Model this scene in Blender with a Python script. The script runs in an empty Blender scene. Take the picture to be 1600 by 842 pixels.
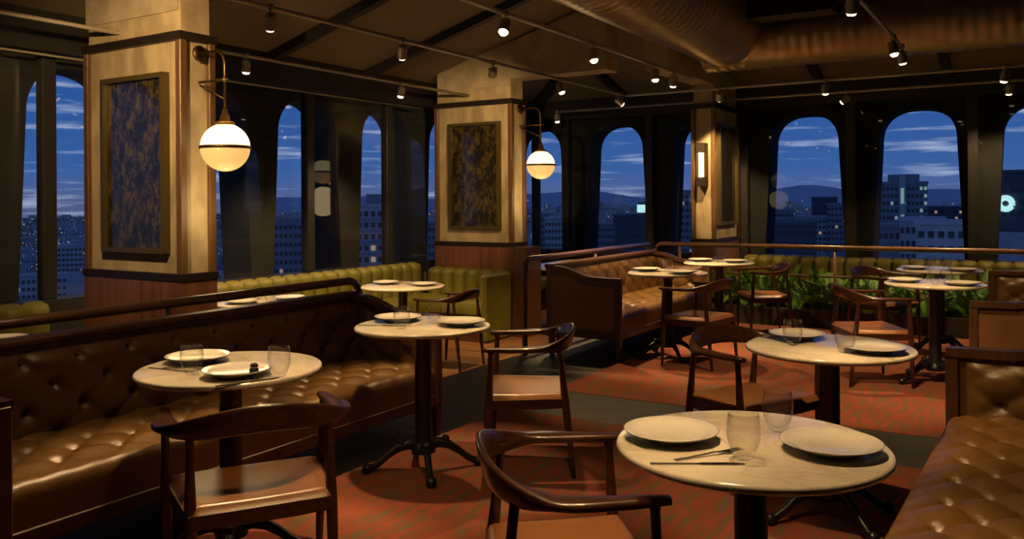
import bpy, math, random
from mathutils import Vector, Matrix
random.seed(7)
PI = math.pi
sc = bpy.context.scene
COL = sc.collection

# ------------------------------------------------------------------ camera
# room frame: +y runs along the left window wall, +x along the back window wall; the camera is turned 31.7 degrees
cam_d = bpy.data.cameras.new('camera')
cam = bpy.data.objects.new('camera', cam_d); COL.objects.link(cam)
cam_d.sensor_width = 36.0
cam_d.lens = 36.0 * 1320.0 / 1600.0
cam_d.shift_y = -(421.0 - 312.65) / 1600.0
cam_d.clip_start = 0.05; cam_d.clip_end = 40000
cam.matrix_world = Matrix.Translation((0, 0, 1.40)) @ Matrix.Rotation(0.5535, 4, 'Z') @ Matrix.Rotation(PI/2, 4, 'X') @ Matrix.Rotation(-0.0068, 4, 'Z')
sc.camera = cam
sc.view_settings.view_transform = 'Standard'
sc.view_settings.look = 'None'
sc.view_settings.gamma = 1.0
sc.view_settings.use_curve_mapping = False
sc.view_settings.exposure = 0.0

# ------------------------------------------------------------------ dusk sky
world = bpy.data.worlds.new('dusk_sky'); sc.world = world
world.use_nodes = True
wn, wl = world.node_tree.nodes, world.node_tree.links
wn.clear()
w_out = wn.new('ShaderNodeOutputWorld'); w_bg = wn.new('ShaderNodeBackground')
w_tc = wn.new('ShaderNodeTexCoord'); w_sep = wn.new('ShaderNodeSeparateXYZ')
wl.new(w_tc.outputs['Generated'], w_sep.inputs[0])
w_ramp = wn.new('ShaderNodeValToRGB')
w_mr = wn.new('ShaderNodeMapRange'); w_mr.inputs['From Min'].default_value = -0.05; w_mr.inputs['From Max'].default_value = 0.5
wl.new(w_sep.outputs['Z'], w_mr.inputs['Value']); wl.new(w_mr.outputs[0], w_ramp.inputs[0])
cr = w_ramp.color_ramp
cr.elements[0].position = 0.0; cr.elements[0].color = (0.050, 0.072, 0.16, 1)
cr.elements[1].position = 1.0; cr.elements[1].color = (0.012, 0.04, 0.17, 1)
for p, c in ((0.092, (0.085, 0.105, 0.235, 1)), (0.115, (0.072, 0.118, 0.295, 1)), (0.16, (0.040, 0.108, 0.32, 1)), (0.30, (0.026, 0.088, 0.315, 1))):
    e = cr.elements.new(p); e.color = c
w_map = wn.new('ShaderNodeMapping'); w_map.inputs['Scale'].default_value = (5.0, 5.0, 62.0)
w_n = wn.new('ShaderNodeTexNoise'); w_n.inputs['Scale'].default_value = 1.9; w_n.inputs['Detail'].default_value = 5.0; w_n.inputs['Roughness'].default_value = 0.55
wl.new(w_tc.outputs['Generated'], w_map.inputs[0]); wl.new(w_map.outputs[0], w_n.inputs['Vector'])
w_cr = wn.new('ShaderNodeValToRGB'); w_cr.color_ramp.elements[0].position = 0.54; w_cr.color_ramp.elements[1].position = 0.78
wl.new(w_n.outputs['Fac'], w_cr.inputs[0])
w_mix = wn.new('ShaderNodeMix'); w_mix.data_type = 'RGBA'
wl.new(w_cr.outputs[0], w_mix.inputs['Factor']); wl.new(w_ramp.outputs[0], w_mix.inputs['A'])
w_mix.inputs['B'].default_value = (0.40, 0.47, 0.66, 1)
wl.new(w_mix.outputs['Result'], w_bg.inputs['Color']); w_bg.inputs['Strength'].default_value = 1.12
wl.new(w_bg.outputs[0], w_out.inputs[0])

# ------------------------------------------------------------------ materials
MATS = {}
def node_mat(name):
    m = bpy.data.materials.new(name); m.use_nodes = True
    nt = m.node_tree; b = nt.nodes['Principled BSDF']
    return m, nt, b
def pmat(name, col, rough=0.5, metal=0.0, col2=None, scale=8.0, stretch=(1, 1, 1), bump=0.0, bscale=None, coat=0.0, spec=0.5, emit=None, estr=0.0, detail=4.0, lo=0.35, hi=0.65, trans=0.0, sheen=0.0):
    m, nt, b = node_mat(name)
    b.inputs['Roughness'].default_value = rough; b.inputs['Metallic'].default_value = metal
    b.inputs['Specular IOR Level'].default_value = spec; b.inputs['Coat Weight'].default_value = coat
    b.inputs['Transmission Weight'].default_value = trans
    if sheen: b.inputs['Sheen Weight'].default_value = sheen
    b.inputs['Base Color'].default_value = (*col, 1)
    if emit:
        b.inputs['Emission Color'].default_value = (*emit, 1); b.inputs['Emission Strength'].default_value = estr
    if col2 or bump:
        tc = nt.nodes.new('ShaderNodeTexCoord'); mp = nt.nodes.new('ShaderNodeMapping'); mp.inputs['Scale'].default_value = stretch
        nt.links.new(tc.outputs['Object'], mp.inputs[0])
        n = nt.nodes.new('ShaderNodeTexNoise'); n.inputs['Scale'].default_value = scale; n.inputs['Detail'].default_value = detail
        nt.links.new(mp.outputs[0], n.inputs['Vector'])
        if col2:
            r = nt.nodes.new('ShaderNodeValToRGB'); r.color_ramp.elements[0].position = lo; r.color_ramp.elements[1].position = hi
            r.color_ramp.elements[0].color = (*col, 1); r.color_ramp.elements[1].color = (*col2, 1)
            nt.links.new(n.outputs['Fac'], r.inputs[0]); nt.links.new(r.outputs[0], b.inputs['Base Color'])
        if bump:
            n2 = n
            if bscale:
                n2 = nt.nodes.new('ShaderNodeTexNoise'); n2.inputs['Scale'].default_value = bscale; n2.inputs['Detail'].default_value = 4
                nt.links.new(mp.outputs[0], n2.inputs['Vector'])
            bp = nt.nodes.new('ShaderNodeBump'); bp.inputs['Strength'].default_value = bump; bp.inputs['Distance'].default_value = 0.01
            nt.links.new(n2.outputs['Fac'], bp.inputs['Height']); nt.links.new(bp.outputs[0], b.inputs['Normal'])
    MATS[name] = m
    return m

M = {}
M['concrete'] = pmat('column_concrete', (0.25, 0.19, 0.10), 0.85, col2=(0.42, 0.33, 0.19), scale=6, stretch=(1, 1, 0.45), bump=0.35, bscale=18, detail=10, lo=0.36, hi=0.62)
M['concrete_rough'] = pmat('raw_concrete', (0.30, 0.24, 0.15), 0.9, col2=(0.42, 0.34, 0.22), scale=5, bump=0.5, bscale=14, detail=8)
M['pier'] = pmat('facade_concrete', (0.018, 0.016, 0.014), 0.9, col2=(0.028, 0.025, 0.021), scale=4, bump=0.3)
M['darkmetal'] = pmat('dark_bronze', (0.035, 0.026, 0.018), 0.45, 0.6, spec=0.4)
M['mullion'] = pmat('mullion_paint', (0.020, 0.018, 0.016), 0.5, spec=0.4)
M['walnut'] = pmat('walnut', (0.058, 0.024, 0.010), 0.38, col2=(0.095, 0.041, 0.016), scale=6, stretch=(8, 8, 0.7), coat=0.15)
M['chairwood'] = pmat('chair_walnut', (0.034, 0.012, 0.006), 0.28, col2=(0.066, 0.024, 0.011), scale=9, stretch=(5, 1, 5), coat=0.25)
M['trimwood'] = pmat('column_trim_wood', (0.085, 0.042, 0.014), 0.42, col2=(0.12, 0.062, 0.02), scale=5, stretch=(8, 8, 0.6))
M['panelwood'] = pmat('column_base_veneer', (0.11, 0.038, 0.015), 0.42, col2=(0.185, 0.072, 0.027), scale=3, stretch=(5, 5, 0.35), coat=0.1)
M['railwood'] = pmat('handrail_wood', (0.125, 0.062, 0.032), 0.28, col2=(0.17, 0.085, 0.042), scale=5, coat=0.35)
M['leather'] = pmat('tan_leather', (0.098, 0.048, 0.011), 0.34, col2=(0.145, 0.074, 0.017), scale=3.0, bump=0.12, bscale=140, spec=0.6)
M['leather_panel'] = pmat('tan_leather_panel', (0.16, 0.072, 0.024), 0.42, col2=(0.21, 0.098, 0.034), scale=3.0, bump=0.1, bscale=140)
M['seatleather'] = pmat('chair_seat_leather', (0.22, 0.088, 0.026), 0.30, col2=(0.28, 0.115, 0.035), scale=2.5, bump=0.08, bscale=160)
M['button'] = pmat('leather_button', (0.07, 0.032, 0.012), 0.4)
M['green'] = pmat('olive_velvet', (0.105, 0.092, 0.007), 0.55, col2=(0.15, 0.132, 0.012), scale=5, bump=0.1, bscale=60)
M['iron'] = pmat('cast_iron', (0.008, 0.0085, 0.010), 0.38, spec=0.5, bump=0.15, bscale=60)
M['brass'] = pmat('aged_brass', (0.30, 0.185, 0.055), 0.35, 1.0)
M['framebrass'] = pmat('olive_frame_paint', (0.10, 0.075, 0.02), 0.4, 0.5)
M['brassdark'] = pmat('dark_brass', (0.13, 0.085, 0.04), 0.38, 1.0)
M['trackmetal'] = pmat('galvanised_pipe', (0.42, 0.37, 0.28), 0.42, 0.5)
M['porcelain'] = pmat('white_porcelain', (0.60, 0.57, 0.50), 0.12, spec=0.6, coat=0.3)
M['steel'] = pmat('cutlery_steel', (0.45, 0.43, 0.40), 0.18, 1.0)
M['ceiling'] = pmat('ceiling_panel_paint', (0.16, 0.122, 0.072), 0.85, col2=(0.185, 0.14, 0.083), scale=1.2)
M['rafter'] = pmat('rafter_steel', (0.016, 0.013, 0.010), 0.6)
M['upper'] = pmat('upper_ceiling_paint', (0.035, 0.027, 0.02), 0.9)
M['darkwall'] = pmat('dark_wall_paint', (0.05, 0.035, 0.022), 0.8)
M['duct'] = pmat('spiral_duct_steel', (0.46, 0.36, 0.22), 0.33, 0.65, col2=(0.37, 0.28, 0.17), scale=3)
M['greyfloor'] = pmat('grey_floor', (0.052, 0.052, 0.042), 0.62, col2=(0.072, 0.070, 0.054), scale=7, bump=0.1, bscale=200)
M['oak'] = pmat('terrace_plank', (0.17, 0.075, 0.025), 0.45, col2=(0.24, 0.11, 0.04), scale=3, stretch=(1, 8, 1))
M['planter'] = pmat('planter_box_paint', (0.030, 0.022, 0.014), 0.6)
M['soil'] = pmat('soil', (0.02, 0.013, 0.008), 0.95, col2=(0.035, 0.022, 0.012), scale=30, bump=0.6)
M['fern'] = pmat('fern_leaf', (0.055, 0.16, 0.012), 0.5, col2=(0.12, 0.26, 0.02), scale=6)
M['fernstem'] = pmat('fern_stem', (0.09, 0.13, 0.02), 0.5)
M['lens'] = pmat('lamp_lens', (1, 0.9, 0.7), 0.3, emit=(1.0, 0.76, 0.42), estr=7.0)
M['opal_top'] = pmat('opal_glass_upper', (0.9, 0.8, 0.6), 0.2, emit=(1.0, 0.80, 0.44), estr=1.7, spec=0.3)
M['opal_low'] = pmat('opal_glass_lower', (0.30, 0.18, 0.07), 0.2, emit=(1.0, 0.56, 0.17), estr=0.90, spec=0.3)
M['sconce_glow'] = pmat('sconce_glass', (1, 0.8, 0.5), 0.3, emit=(1.0, 0.62, 0.22), estr=5.0)
M['pepper'] = pmat('dark_glass_jar', (0.02, 0.02, 0.03), 0.15, spec=0.6)

def mk_marble():
    m, nt, b = node_mat('cream_marble'); L = nt.links
    tc = nt.nodes.new('ShaderNodeTexCoord')
    oi = nt.nodes.new('ShaderNodeObjectInfo')
    add = nt.nodes.new('ShaderNodeVectorMath'); add.operation = 'ADD'
    mul = nt.nodes.new('ShaderNodeVectorMath'); mul.operation = 'SCALE'; mul.inputs['Scale'].default_value = 0.7
    L.new(oi.outputs['Location'], mul.inputs[0]); L.new(tc.outputs['Object'], add.inputs[0]); L.new(mul.outputs[0], add.inputs[1])
    n = nt.nodes.new('ShaderNodeTexNoise'); n.inputs['Scale'].default_value = 3.0; n.inputs['Detail'].default_value = 9; n.inputs['Roughness'].default_value = 0.6; n.inputs['Distortion'].default_value = 1.3
    L.new(add.outputs[0], n.inputs['Vector'])
    r = nt.nodes.new('ShaderNodeValToRGB')
    r.color_ramp.elements[0].position = 0.30; r.color_ramp.elements[0].color = (0.42, 0.36, 0.27, 1)
    r.color_ramp.elements[1].position = 0.62; r.color_ramp.elements[1].color = (0.62, 0.56, 0.45, 1)
    e = r.color_ramp.elements.new(0.46); e.color = (0.58, 0.52, 0.41, 1)
    e = r.color_ramp.elements.new(0.49); e.color = (0.50, 0.44, 0.34, 1)
    e = r.color_ramp.elements.new(0.52); e.color = (0.60, 0.54, 0.43, 1)
    L.new(n.outputs['Fac'], r.inputs[0]); L.new(r.outputs[0], b.inputs['Base Color'])
    b.inputs['Roughness'].default_value = 0.16; b.inputs['Specular IOR Level'].default_value = 0.5
    return m
M['marble'] = mk_marble()

def mk_carpet():
    m, nt, b = node_mat('red_carpet'); L = nt.links
    tc = nt.nodes.new('ShaderNodeTexCoord'); mp = nt.nodes.new('ShaderNodeMapping'); mp.inputs['Scale'].default_value = (9.5, 1.5, 1)
    L.new(tc.outputs['Object'], mp.inputs[0])
    n = nt.nodes.new('ShaderNodeTexNoise'); n.inputs['Scale'].default_value = 2.9; n.inputs['Detail'].default_value = 6; n.inputs['Roughness'].default_value = 0.72
    L.new(mp.outputs[0], n.inputs['Vector'])
    r = nt.nodes.new('ShaderNodeValToRGB')
    r.color_ramp.elements[0].position = 0.36; r.color_ramp.elements[0].color = (0.135, 0.108, 0.060, 1)
    r.color_ramp.elements[1].position = 0.64; r.color_ramp.elements[1].color = (0.275, 0.070, 0.038, 1)
    e = r.color_ramp.elements.new(0.46); e.color = (0.165, 0.088, 0.048, 1)
    e = r.color_ramp.elements.new(0.50); e.color = (0.245, 0.064, 0.035, 1)
    L.new(n.outputs['Fac'], r.inputs[0]); L.new(r.outputs[0], b.inputs['Base Color'])
    b.inputs['Roughness'].default_value = 0.95; b.inputs['Specular IOR Level'].default_value = 0.1
    n2 = nt.nodes.new('ShaderNodeTexNoise'); n2.inputs['Scale'].default_value = 160
    L.new(tc.outputs['Object'], n2.inputs['Vector'])
    bp = nt.nodes.new('ShaderNodeBump'); bp.inputs['Strength'].default_value = 0.5; bp.inputs['Distance'].default_value = 0.004
    L.new(n2.outputs['Fac'], bp.inputs['Height']); L.new(bp.outputs[0], b.inputs['Normal'])
    return m
M['carpet'] = mk_carpet()

def mk_art(name='gilded_dark_glass', gold=(0.105, 0.074, 0.012, 1), lo=0.47, hi=0.64):
    m, nt, b = node_mat(name); L = nt.links
    tc = nt.nodes.new('ShaderNodeTexCoord'); mp = nt.nodes.new('ShaderNodeMapping'); mp.inputs['Scale'].default_value = (1, 1, 0.55)
    L.new(tc.outputs['Object'], mp.inputs[0])
    n = nt.nodes.new('ShaderNodeTexNoise'); n.inputs['Scale'].default_value = 15; n.inputs['Detail'].default_value = 10; n.inputs['Roughness'].default_value = 0.78
    L.new(mp.outputs[0], n.inputs['Vector'])
    r = nt.nodes.new('ShaderNodeValToRGB'); r.color_ramp.elements[0].position = lo; r.color_ramp.elements[1].position = hi
    r.color_ramp.elements[0].color = (0.012, 0.011, 0.009, 1); r.color_ramp.elements[1].color = gold
    L.new(n.outputs['Fac'], r.inputs[0]); L.new(r.outputs[0], b.inputs['Base Color'])
    b.inputs['Roughness'].default_value = 0.12; b.inputs['Specular IOR Level'].default_value = 0.6
    return m
M['art'] = mk_art()
M['art_dark'] = mk_art('dark_mirror_glass', (0.03, 0.025, 0.012, 1), 0.5, 0.75)

def thin_ior(nt, f, ior):
    # the same reflectance from both faces of a thin sheet
    g = nt.nodes.new('ShaderNodeNewGeometry'); m = nt.nodes.new('ShaderNodeMath'); m.operation = 'MULTIPLY_ADD'
    nt.links.new(g.outputs['Backfacing'], m.inputs[0]); m.inputs[1].default_value = 1/ior - ior; m.inputs[2].default_value = ior
    nt.links.new(m.outputs[0], f.inputs['IOR'])
IORS = 1.28
def mk_pane(name='window_glass', IORS=1.30):
    m = bpy.data.materials.new(name); m.use_nodes = True
    nt = m.node_tree; nt.nodes.clear(); L = nt.links
    o = nt.nodes.new('ShaderNodeOutputMaterial'); mx = nt.nodes.new('ShaderNodeMixShader')
    t = nt.nodes.new('ShaderNodeBsdfTransparent'); t.inputs[0].default_value = (0.93, 0.96, 0.97, 1)
    g = nt.nodes.new('ShaderNodeBsdfGlossy'); g.inputs['Roughness'].default_value = 0.0; g.inputs['Color'].default_value = (1, 1, 1, 1)
    f = nt.nodes.new('ShaderNodeFresnel'); thin_ior(nt, f, IORS)
    L.new(f.outputs[0], mx.inputs[0]); L.new(t.outputs[0], mx.inputs[1]); L.new(g.outputs[0], mx.inputs[2]); L.new(mx.outputs[0], o.inputs[0])
    return m
M['pane'] = mk_pane()
M['pane_back'] = mk_pane('coated_window_glass', 1.17)
def mk_tumbler():
    m = bpy.data.materials.new('tumbler_glass'); m.use_nodes = True
    nt = m.node_tree; nt.nodes.clear(); L = nt.links
    o = nt.nodes.new('ShaderNodeOutputMaterial'); mx = nt.nodes.new('ShaderNodeMixShader'); f = nt.nodes.new('ShaderNodeFresnel'); thin_ior(nt, f, 1.55); L.new(f.outputs[0], mx.inputs[0])
    t = nt.nodes.new('ShaderNodeBsdfTransparent'); t.inputs[0].default_value = (0.985, 0.98, 0.965, 1)
    g = nt.nodes.new('ShaderNodeBsdfGlass'); g.inputs['Roughness'].default_value = 0.0; g.inputs['IOR'].default_value = 1.48
    L.new(t.outputs[0], mx.inputs[1]); L.new(g.outputs[0], mx.inputs[2]); L.new(mx.outputs[0], o.inputs[0])
    return m
M['tumbler'] = mk_tumbler()

# ------------------------------------------------------------------ mesh builder
class MB:
    def __init__(s): s.v = []; s.f = []; s.sm = []
    def add(s, vs, fs, smooth=False):
        o = len(s.v); s.v += [tuple(p) for p in vs]
        s.f += [tuple(i + o for i in f) for f in fs]; s.sm += [smooth] * len(fs)
        return s
    def box(s, x0, x1, y0, y1, z0, z1):
        vs = [(x, y, z) for x in (x0, x1) for y in (y0, y1) for z in (z0, z1)]
        return s.add(vs, [(0, 1, 3, 2), (4, 6, 7, 5), (0, 4, 5, 1), (2, 3, 7, 6), (0, 2, 6, 4), (1, 5, 7, 3)])
    def bbox(s, x0, x1, y0, y1, z0, z1, b=0.006):
        # box with chamfered edges
        def ring(z, i):
            return [(x0+i, y0, z), (x1-i, y0, z), (x1, y0+i, z), (x1, y1-i, z), (x1-i, y1, z), (x0+i, y1, z), (x0, y1-i, z), (x0, y0+i, z)]
        def inset(z):
            return [(x0+b, y0+b, z), (x1-b, y0+b, z), (x1-b, y0+b, z), (x1-b, y1-b, z), (x1-b, y1-b, z), (x0+b, y1-b, z), (x0+b, y1-b, z), (x0+b, y0+b, z)]
        rs = [inset(z0), ring(z0+b, b), ring(z1-b, b), inset(z1)]
        return s.loft(rs, True, True, False)
    def loft(s, rings, cap0=True, cap1=True, smooth=True, closed=True):
        n = len(rings[0]); vs = [p for r in rings for p in r]; fs = []
        for i in range(len(rings)-1):
            for j in range(n if closed else n-1):
                k = (j+1) % n
                fs.append((i*n+j, i*n+k, (i+1)*n+k, (i+1)*n+j))
        s.add(vs, fs, smooth)
        if cap0: s.f.append(tuple(len(s.v)-len(vs)+j for j in range(n))[::-1]); s.sm.append(False)
        if cap1: s.f.append(tuple(len(s.v)-n+j for j in range(n))); s.sm.append(False)
        return s
    def lathe(s, prof, n=24, c=(0, 0, 0), cap0=True, cap1=True):
        rings = [[(c[0]+r*math.cos(2*PI*j/n), c[1]+r*math.sin(2*PI*j/n), c[2]+z) for j in range(n)] for r, z in prof]
        return s.loft(rings, cap0, cap1)
    def tube(s, pts, rad, n=8, cap=True, up=None):
        pts = [Vector(p) for p in pts]
        rr = rad if isinstance(rad, (list, tuple)) else [rad]*len(pts)
        rings = []
        for i, p in enumerate(pts):
            t = (pts[min(i+1, len(pts)-1)] - pts[max(i-1, 0)]).normalized()
            a = Vector((0, 0, 1)) if abs(t.z) < 0.9 else Vector((1, 0, 0))
            u = t.cross(a).normalized(); w = u.cross(t).normalized()
            rings.append([p + (u*math.cos(2*PI*j/n) + w*math.sin(2*PI*j/n))*rr[i] for j in range(n)])
        return s.loft(rings, cap, cap)
    def sphere(s, c, r, z0=-1.0, z1=1.0, n=24, m=12):
        prof = []
        a0, a1 = math.asin(z0), math.asin(z1)
        for i in range(m+1):
            a = a0 + (a1-a0)*i/m
            prof.append((max(r*math.cos(a), 0.0005), r*math.sin(a)))
        return s.lathe(prof, n, c)
    def grid(s, fn, nu, nv, smooth=True):
        vs = [fn(i/nu, j/nv) for i in range(nu+1) for j in range(nv+1)]
        fs = [(i*(nv+1)+j, (i+1)*(nv+1)+j, (i+1)*(nv+1)+j+1, i*(nv+1)+j+1) for i in range(nu) for j in range(nv)]
        return s.add(vs, fs, smooth)
    def mesh(s, name, mat):
        me = bpy.data.meshes.new(name); me.from_pydata(s.v, [], s.f)
        me.polygons.foreach_set('use_smooth', s.sm)
        me.materials.append(mat if not isinstance(mat, str) else M[mat]); me.update()
        import bmesh
        bm = bmesh.new(); bm.from_mesh(me); bmesh.ops.recalc_face_normals(bm, faces=bm.faces); bm.to_mesh(me); bm.free()
        return me
    def build(s, name, mat, parent=None, loc=(0, 0, 0), rz=0.0):
        return place(name, s.mesh(name, mat), parent, loc, rz)
def place(name, me, parent=None, loc=(0, 0, 0), rz=0.0):
    o = bpy.data.objects.new(name, me); COL.objects.link(o)
    o.location = loc; o.rotation_euler = (0, 0, rz); o.parent = parent
    return o
def tag(o, label, cat, group=None):
    o['label'] = label; o['category'] = cat
    if group: o['group'] = group
    return o
def thing(name, label, cat, loc=(0, 0, 0), rz=0.0, group=None):
    o = bpy.data.objects.new(name, None); COL.objects.link(o)
    o.location = loc; o.rotation_euler = (0, 0, rz); o.empty_display_size = 0.1
    return tag(o, label, cat, group)
def struct(o, label=None):
    o['kind'] = 'structure'
    if label: o['label'] = label
    return o
def sempty(name, label=None, loc=(0, 0, 0)):
    o = bpy.data.objects.new(name, None); COL.objects.link(o); o.location = loc
    return struct(o, label)
def copy_tree(root, loc, rz, label, group=None):
    r = root.copy(); COL.objects.link(r); r.location = loc; r.rotation_euler = (0, 0, rz); r['label'] = label
    if group: r['group'] = group
    for ch in root.children:
        c = ch.copy(); COL.objects.link(c); c.parent = r
        for g in ch.children:
            d = g.copy(); COL.objects.link(d); d.parent = c
    return r

LOW = -0.156          # the window gallery lies one step lower
GX, GY = -6.50, 11.14  # glass planes

# ------------------------------------------------------------------ floor
struct(MB().box(-3.98, 4.6, -3.0, 9.92, -0.30, 0.0).build('floor', 'greyfloor'), 'grey floor of the raised dining level')
struct(MB().box(-7.2, 4.6, -3.0, 11.75, -0.50, LOW).build('floor_gallery', 'oak'), 'brown plank floor of the lower window gallery')
tag(MB().bbox(-3.02, 0.30, -0.6, 4.80, 0.0, 0.004, 0.002).build('carpet', 'carpet'), 'red streaked carpet under the nearest four marble tables', 'carpet', 'red streaked carpets')
tag(MB().bbox(-3.02, 0.30, 5.46, 9.42, 0.0, 0.004, 0.002).build('carpet', 'carpet'), 'red streaked carpet beyond the grey aisle, before the ferns', 'carpet', 'red streaked carpets')
RZ = 0.004

# ------------------------------------------------------------------ outer arcade
def arch_panel(sp, w_top, w_bot, z_top, z_spring, z0, zc, th):
    pts = []
    N = 10
    for i in range(5):
        t = i/5; z = z0 + (z_spring - z0)*t
        pts.append((-(w_bot + (w_top-w_bot)*t), z, 'j'))
    for i in range(2*N+1):
        a = PI - PI*i/(2*N)
        ca, sa = math.cos(a), math.sin(a)
        pts.append((w_top*math.copysign(abs(ca)**0.8, ca), z_spring + (z_top-z_spring)*abs(sa)**0.8, 'a'))
    for i in range(4, -1, -1):
        t = i/5; z = z0 + (z_spring-z0)*t
        pts.append((w_bot + (w_top-w_bot)*t, z, 'j'))
    h = sp/2
    mb = MB()
    for y in (0.0, th):
        for i in range(len(pts)-1):
            a, b = pts[i], pts[i+1]
            def outer(p):
                return (math.copysign(h, p[0]), p[1]) if p[2] == 'j' else (p[0], zc)
            oa, ob = outer(a), outer(b)
            q = [(a[0], y, a[1]), (b[0], y, b[1]), (ob[0], y, ob[1])]
            if a[2] != b[2]:
                corner = (math.copysign(h, a[0]), y, zc)
                q += [corner]
            q += [(oa[0], y, oa[1])]
            mb.add(q, [tuple(range(len(q)))])
    for i in range(len(pts)-1):
        a, b = pts[i], pts[i+1]
        mb.add([(a[0], 0, a[1]), (b[0], 0, b[1]), (b[0], th, b[1]), (a[0], th, a[1])], [(0, 1, 2, 3)], True)
    return mb
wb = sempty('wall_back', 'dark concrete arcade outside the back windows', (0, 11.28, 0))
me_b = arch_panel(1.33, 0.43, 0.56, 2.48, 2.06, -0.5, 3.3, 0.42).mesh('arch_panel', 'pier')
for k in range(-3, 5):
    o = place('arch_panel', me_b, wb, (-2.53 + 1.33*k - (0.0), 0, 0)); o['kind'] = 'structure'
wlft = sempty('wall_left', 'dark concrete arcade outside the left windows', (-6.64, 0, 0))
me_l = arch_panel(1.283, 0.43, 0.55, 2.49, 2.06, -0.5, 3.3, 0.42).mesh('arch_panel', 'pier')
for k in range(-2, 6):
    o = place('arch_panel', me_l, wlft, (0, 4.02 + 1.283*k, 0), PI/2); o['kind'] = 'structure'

# sills, headers
struct(MB().box(-6.66, -6.40, -3.0, 11.3, LOW, 0.66).build('trim_1', 'mullion'), 'dark sill wall below the left windows')
struct(MB().box(-6.66, 4.6, 11.05, 11.30, LOW, 0.665).build('trim_2', 'mullion'), 'dark sill wall below the back windows')
struct(MB().box(-6.62, -6.40, -3.0, 11.3, 2.56, 3.0).build('trim_3', 'rafter'), 'dark header beam above the left windows')
struct(MB().box(-6.62, 4.6, 11.04, 11.26, 2.58, 3.0).build('trim_4', 'rafter'), 'dark header beam above the back windows')
# glazing: one structure per bay, a pane and its mullion
ly = [0.95, 2.30, 3.67, 5.06, 6.435, 7.715, 9.05, 10.40]
wi = 1
for i in range(len(ly)):
    y0 = ly[i]; y1 = ly[i+1] if i+1 < len(ly) else 11.10
    w = sempty('window_%d' % wi, None, (GX, y0, 0.66)); wi += 1
    MB().box(-0.004, 0.004, 0.05, y1-y0-0.05, 0, 1.92).build('pane', 'pane', w)
    MB().bbox(-0.05, 0.05, -0.055, 0.055, 0, 1.92, 0.008).build('mullion', 'mullion', w)
bx_ = [-6.45, -5.93, -4.60, -3.27, -1.93, -0.60, 0.73, 2.06, 3.40]
for i in range(len(bx_)):
    x0 = bx_[i]; x1 = bx_[i+1] if i+1 < len(bx_) else 4.55
    w = sempty('window_%d' % wi, None, (x0, GY, 0.665)); wi += 1
    MB().box(0.05, x1-x0-0.05, -0.004, 0.004, 0, 1.93).build('pane', 'pane_back', w)
    MB().bbox(-0.055, 0.055, -0.05, 0.05, 0, 1.93, 0.008).build('mullion', 'mullion', w)
# unseen sides of the room
struct(MB().box(4.5, 4.7, -3.2, 11.6, -0.5, 4.0).build('wall_right', 'darkwall'), 'dark brown side wall')
struct(MB().box(-7.2, 4.7, -3.2, -3.0, -0.5, 4.0).build('wall_front', 'darkwall'), 'dark brown wall behind the camera')
struct(MB().box(-6.7, -6.4, -3.0, 0.90, -0.5, 3.0).build('wall_left_end', 'darkwall'), 'dark wall before the first left window')

# ------------------------------------------------------------------ ceiling
Z0, SL = 2.84, 0.285
def zl(x): return Z0 + SL*(x + 6.5)
def zb(y): return Z0 + SL*(11.14 - y)
XI, YI = -3.6, 8.24       # inner edges of the slopes
ZU = zl(XI) + 0.10
ce = sempty('ceiling', 'brown sloped ceiling panels between dark rafters')
raf_y = [-1.6, -0.1, 1.4, 2.9, 4.45, 5.85, 7.25, 8.24]
def slab(mb, pts, th):
    n = len(pts)
    vs = [Vector(p) for p in pts] + [Vector(p) + Vector((0, 0, th)) for p in pts]
    fs = [tuple(range(n))[::-1], tuple(range(n, 2*n))] + [(i, (i+1) % n, n+(i+1) % n, n+i) for i in range(n)]
    return mb.add(vs, fs)
ys = [-3.0] + raf_y
for a, b in zip(ys[:-1], ys[1:]):
    slab(MB(), [(-6.5, a, zl(-6.5)), (XI, a, zl(XI)), (XI, b, zl(XI)), (-6.5, b, zl(-6.5))], 0.04).build('ceiling_panel', 'ceiling', ce)
slab(MB(), [(-6.5, YI, zl(-6.5)), (XI, YI, zl(XI)), (-6.5, 11.14, zl(-6.5))], 0.04).build('ceiling_panel', 'ceiling', ce)
slab(MB(), [(XI, YI, zb(YI)), (XI, 11.14, Z0), (-6.5, 11.14, Z0)], 0.04).build('ceiling_panel', 'ceiling', ce)
raf_x = [-3.6, -2.25, -0.85, 0.55, 1.95, 3.3]
xs = raf_x + [4.6]
for a, b in zip(xs[:-1], xs[1:]):
    slab(MB(), [(a, YI, zb(YI)), (b, YI, zb(YI)), (b, 11.14, Z0), (a, 11.14, Z0)], 0.04).build('ceiling_panel', 'ceiling', ce)
def rafter(p0, p1, wdt=0.09, dep=0.09):
    p0, p1 = Vector(p0), Vector(p1)
    t = (p1-p0).normalized(); u = t.cross(Vector((0, 0, 1))).normalized()*wdt/2
    d = Vector((0, 0, -dep))
    r0 = [p0-u, p0+u, p0+u+d, p0-u+d]; r1 = [p1-u, p1+u, p1+u+d, p1-u+d]
    MB().loft([r0, r1], smooth=False).build('rafter', 'rafter', ce)
for y in raf_y[:-1] + [9.0]:
    xe = XI if y <= YI else XI - (y - YI)
    rafter((-6.5, y, zl(-6.5)), (xe, y, zl(xe)))
for x in raf_x + [-4.9]:
    ye = YI if x >= XI else YI + (XI - x)
    rafter((x, 11.14, zb(11.14)), (x, ye, zb(ye)))
rafter((-6.5, 11.14, Z0), (XI, YI, zl(XI)), 0.12, 0.11)
struct(MB().box(XI-0.02, 4.7, -3.2, YI+0.02, ZU, ZU+0.1).build('ceiling_upper', 'upper'), 'dark flat ceiling above the ducts')
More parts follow.
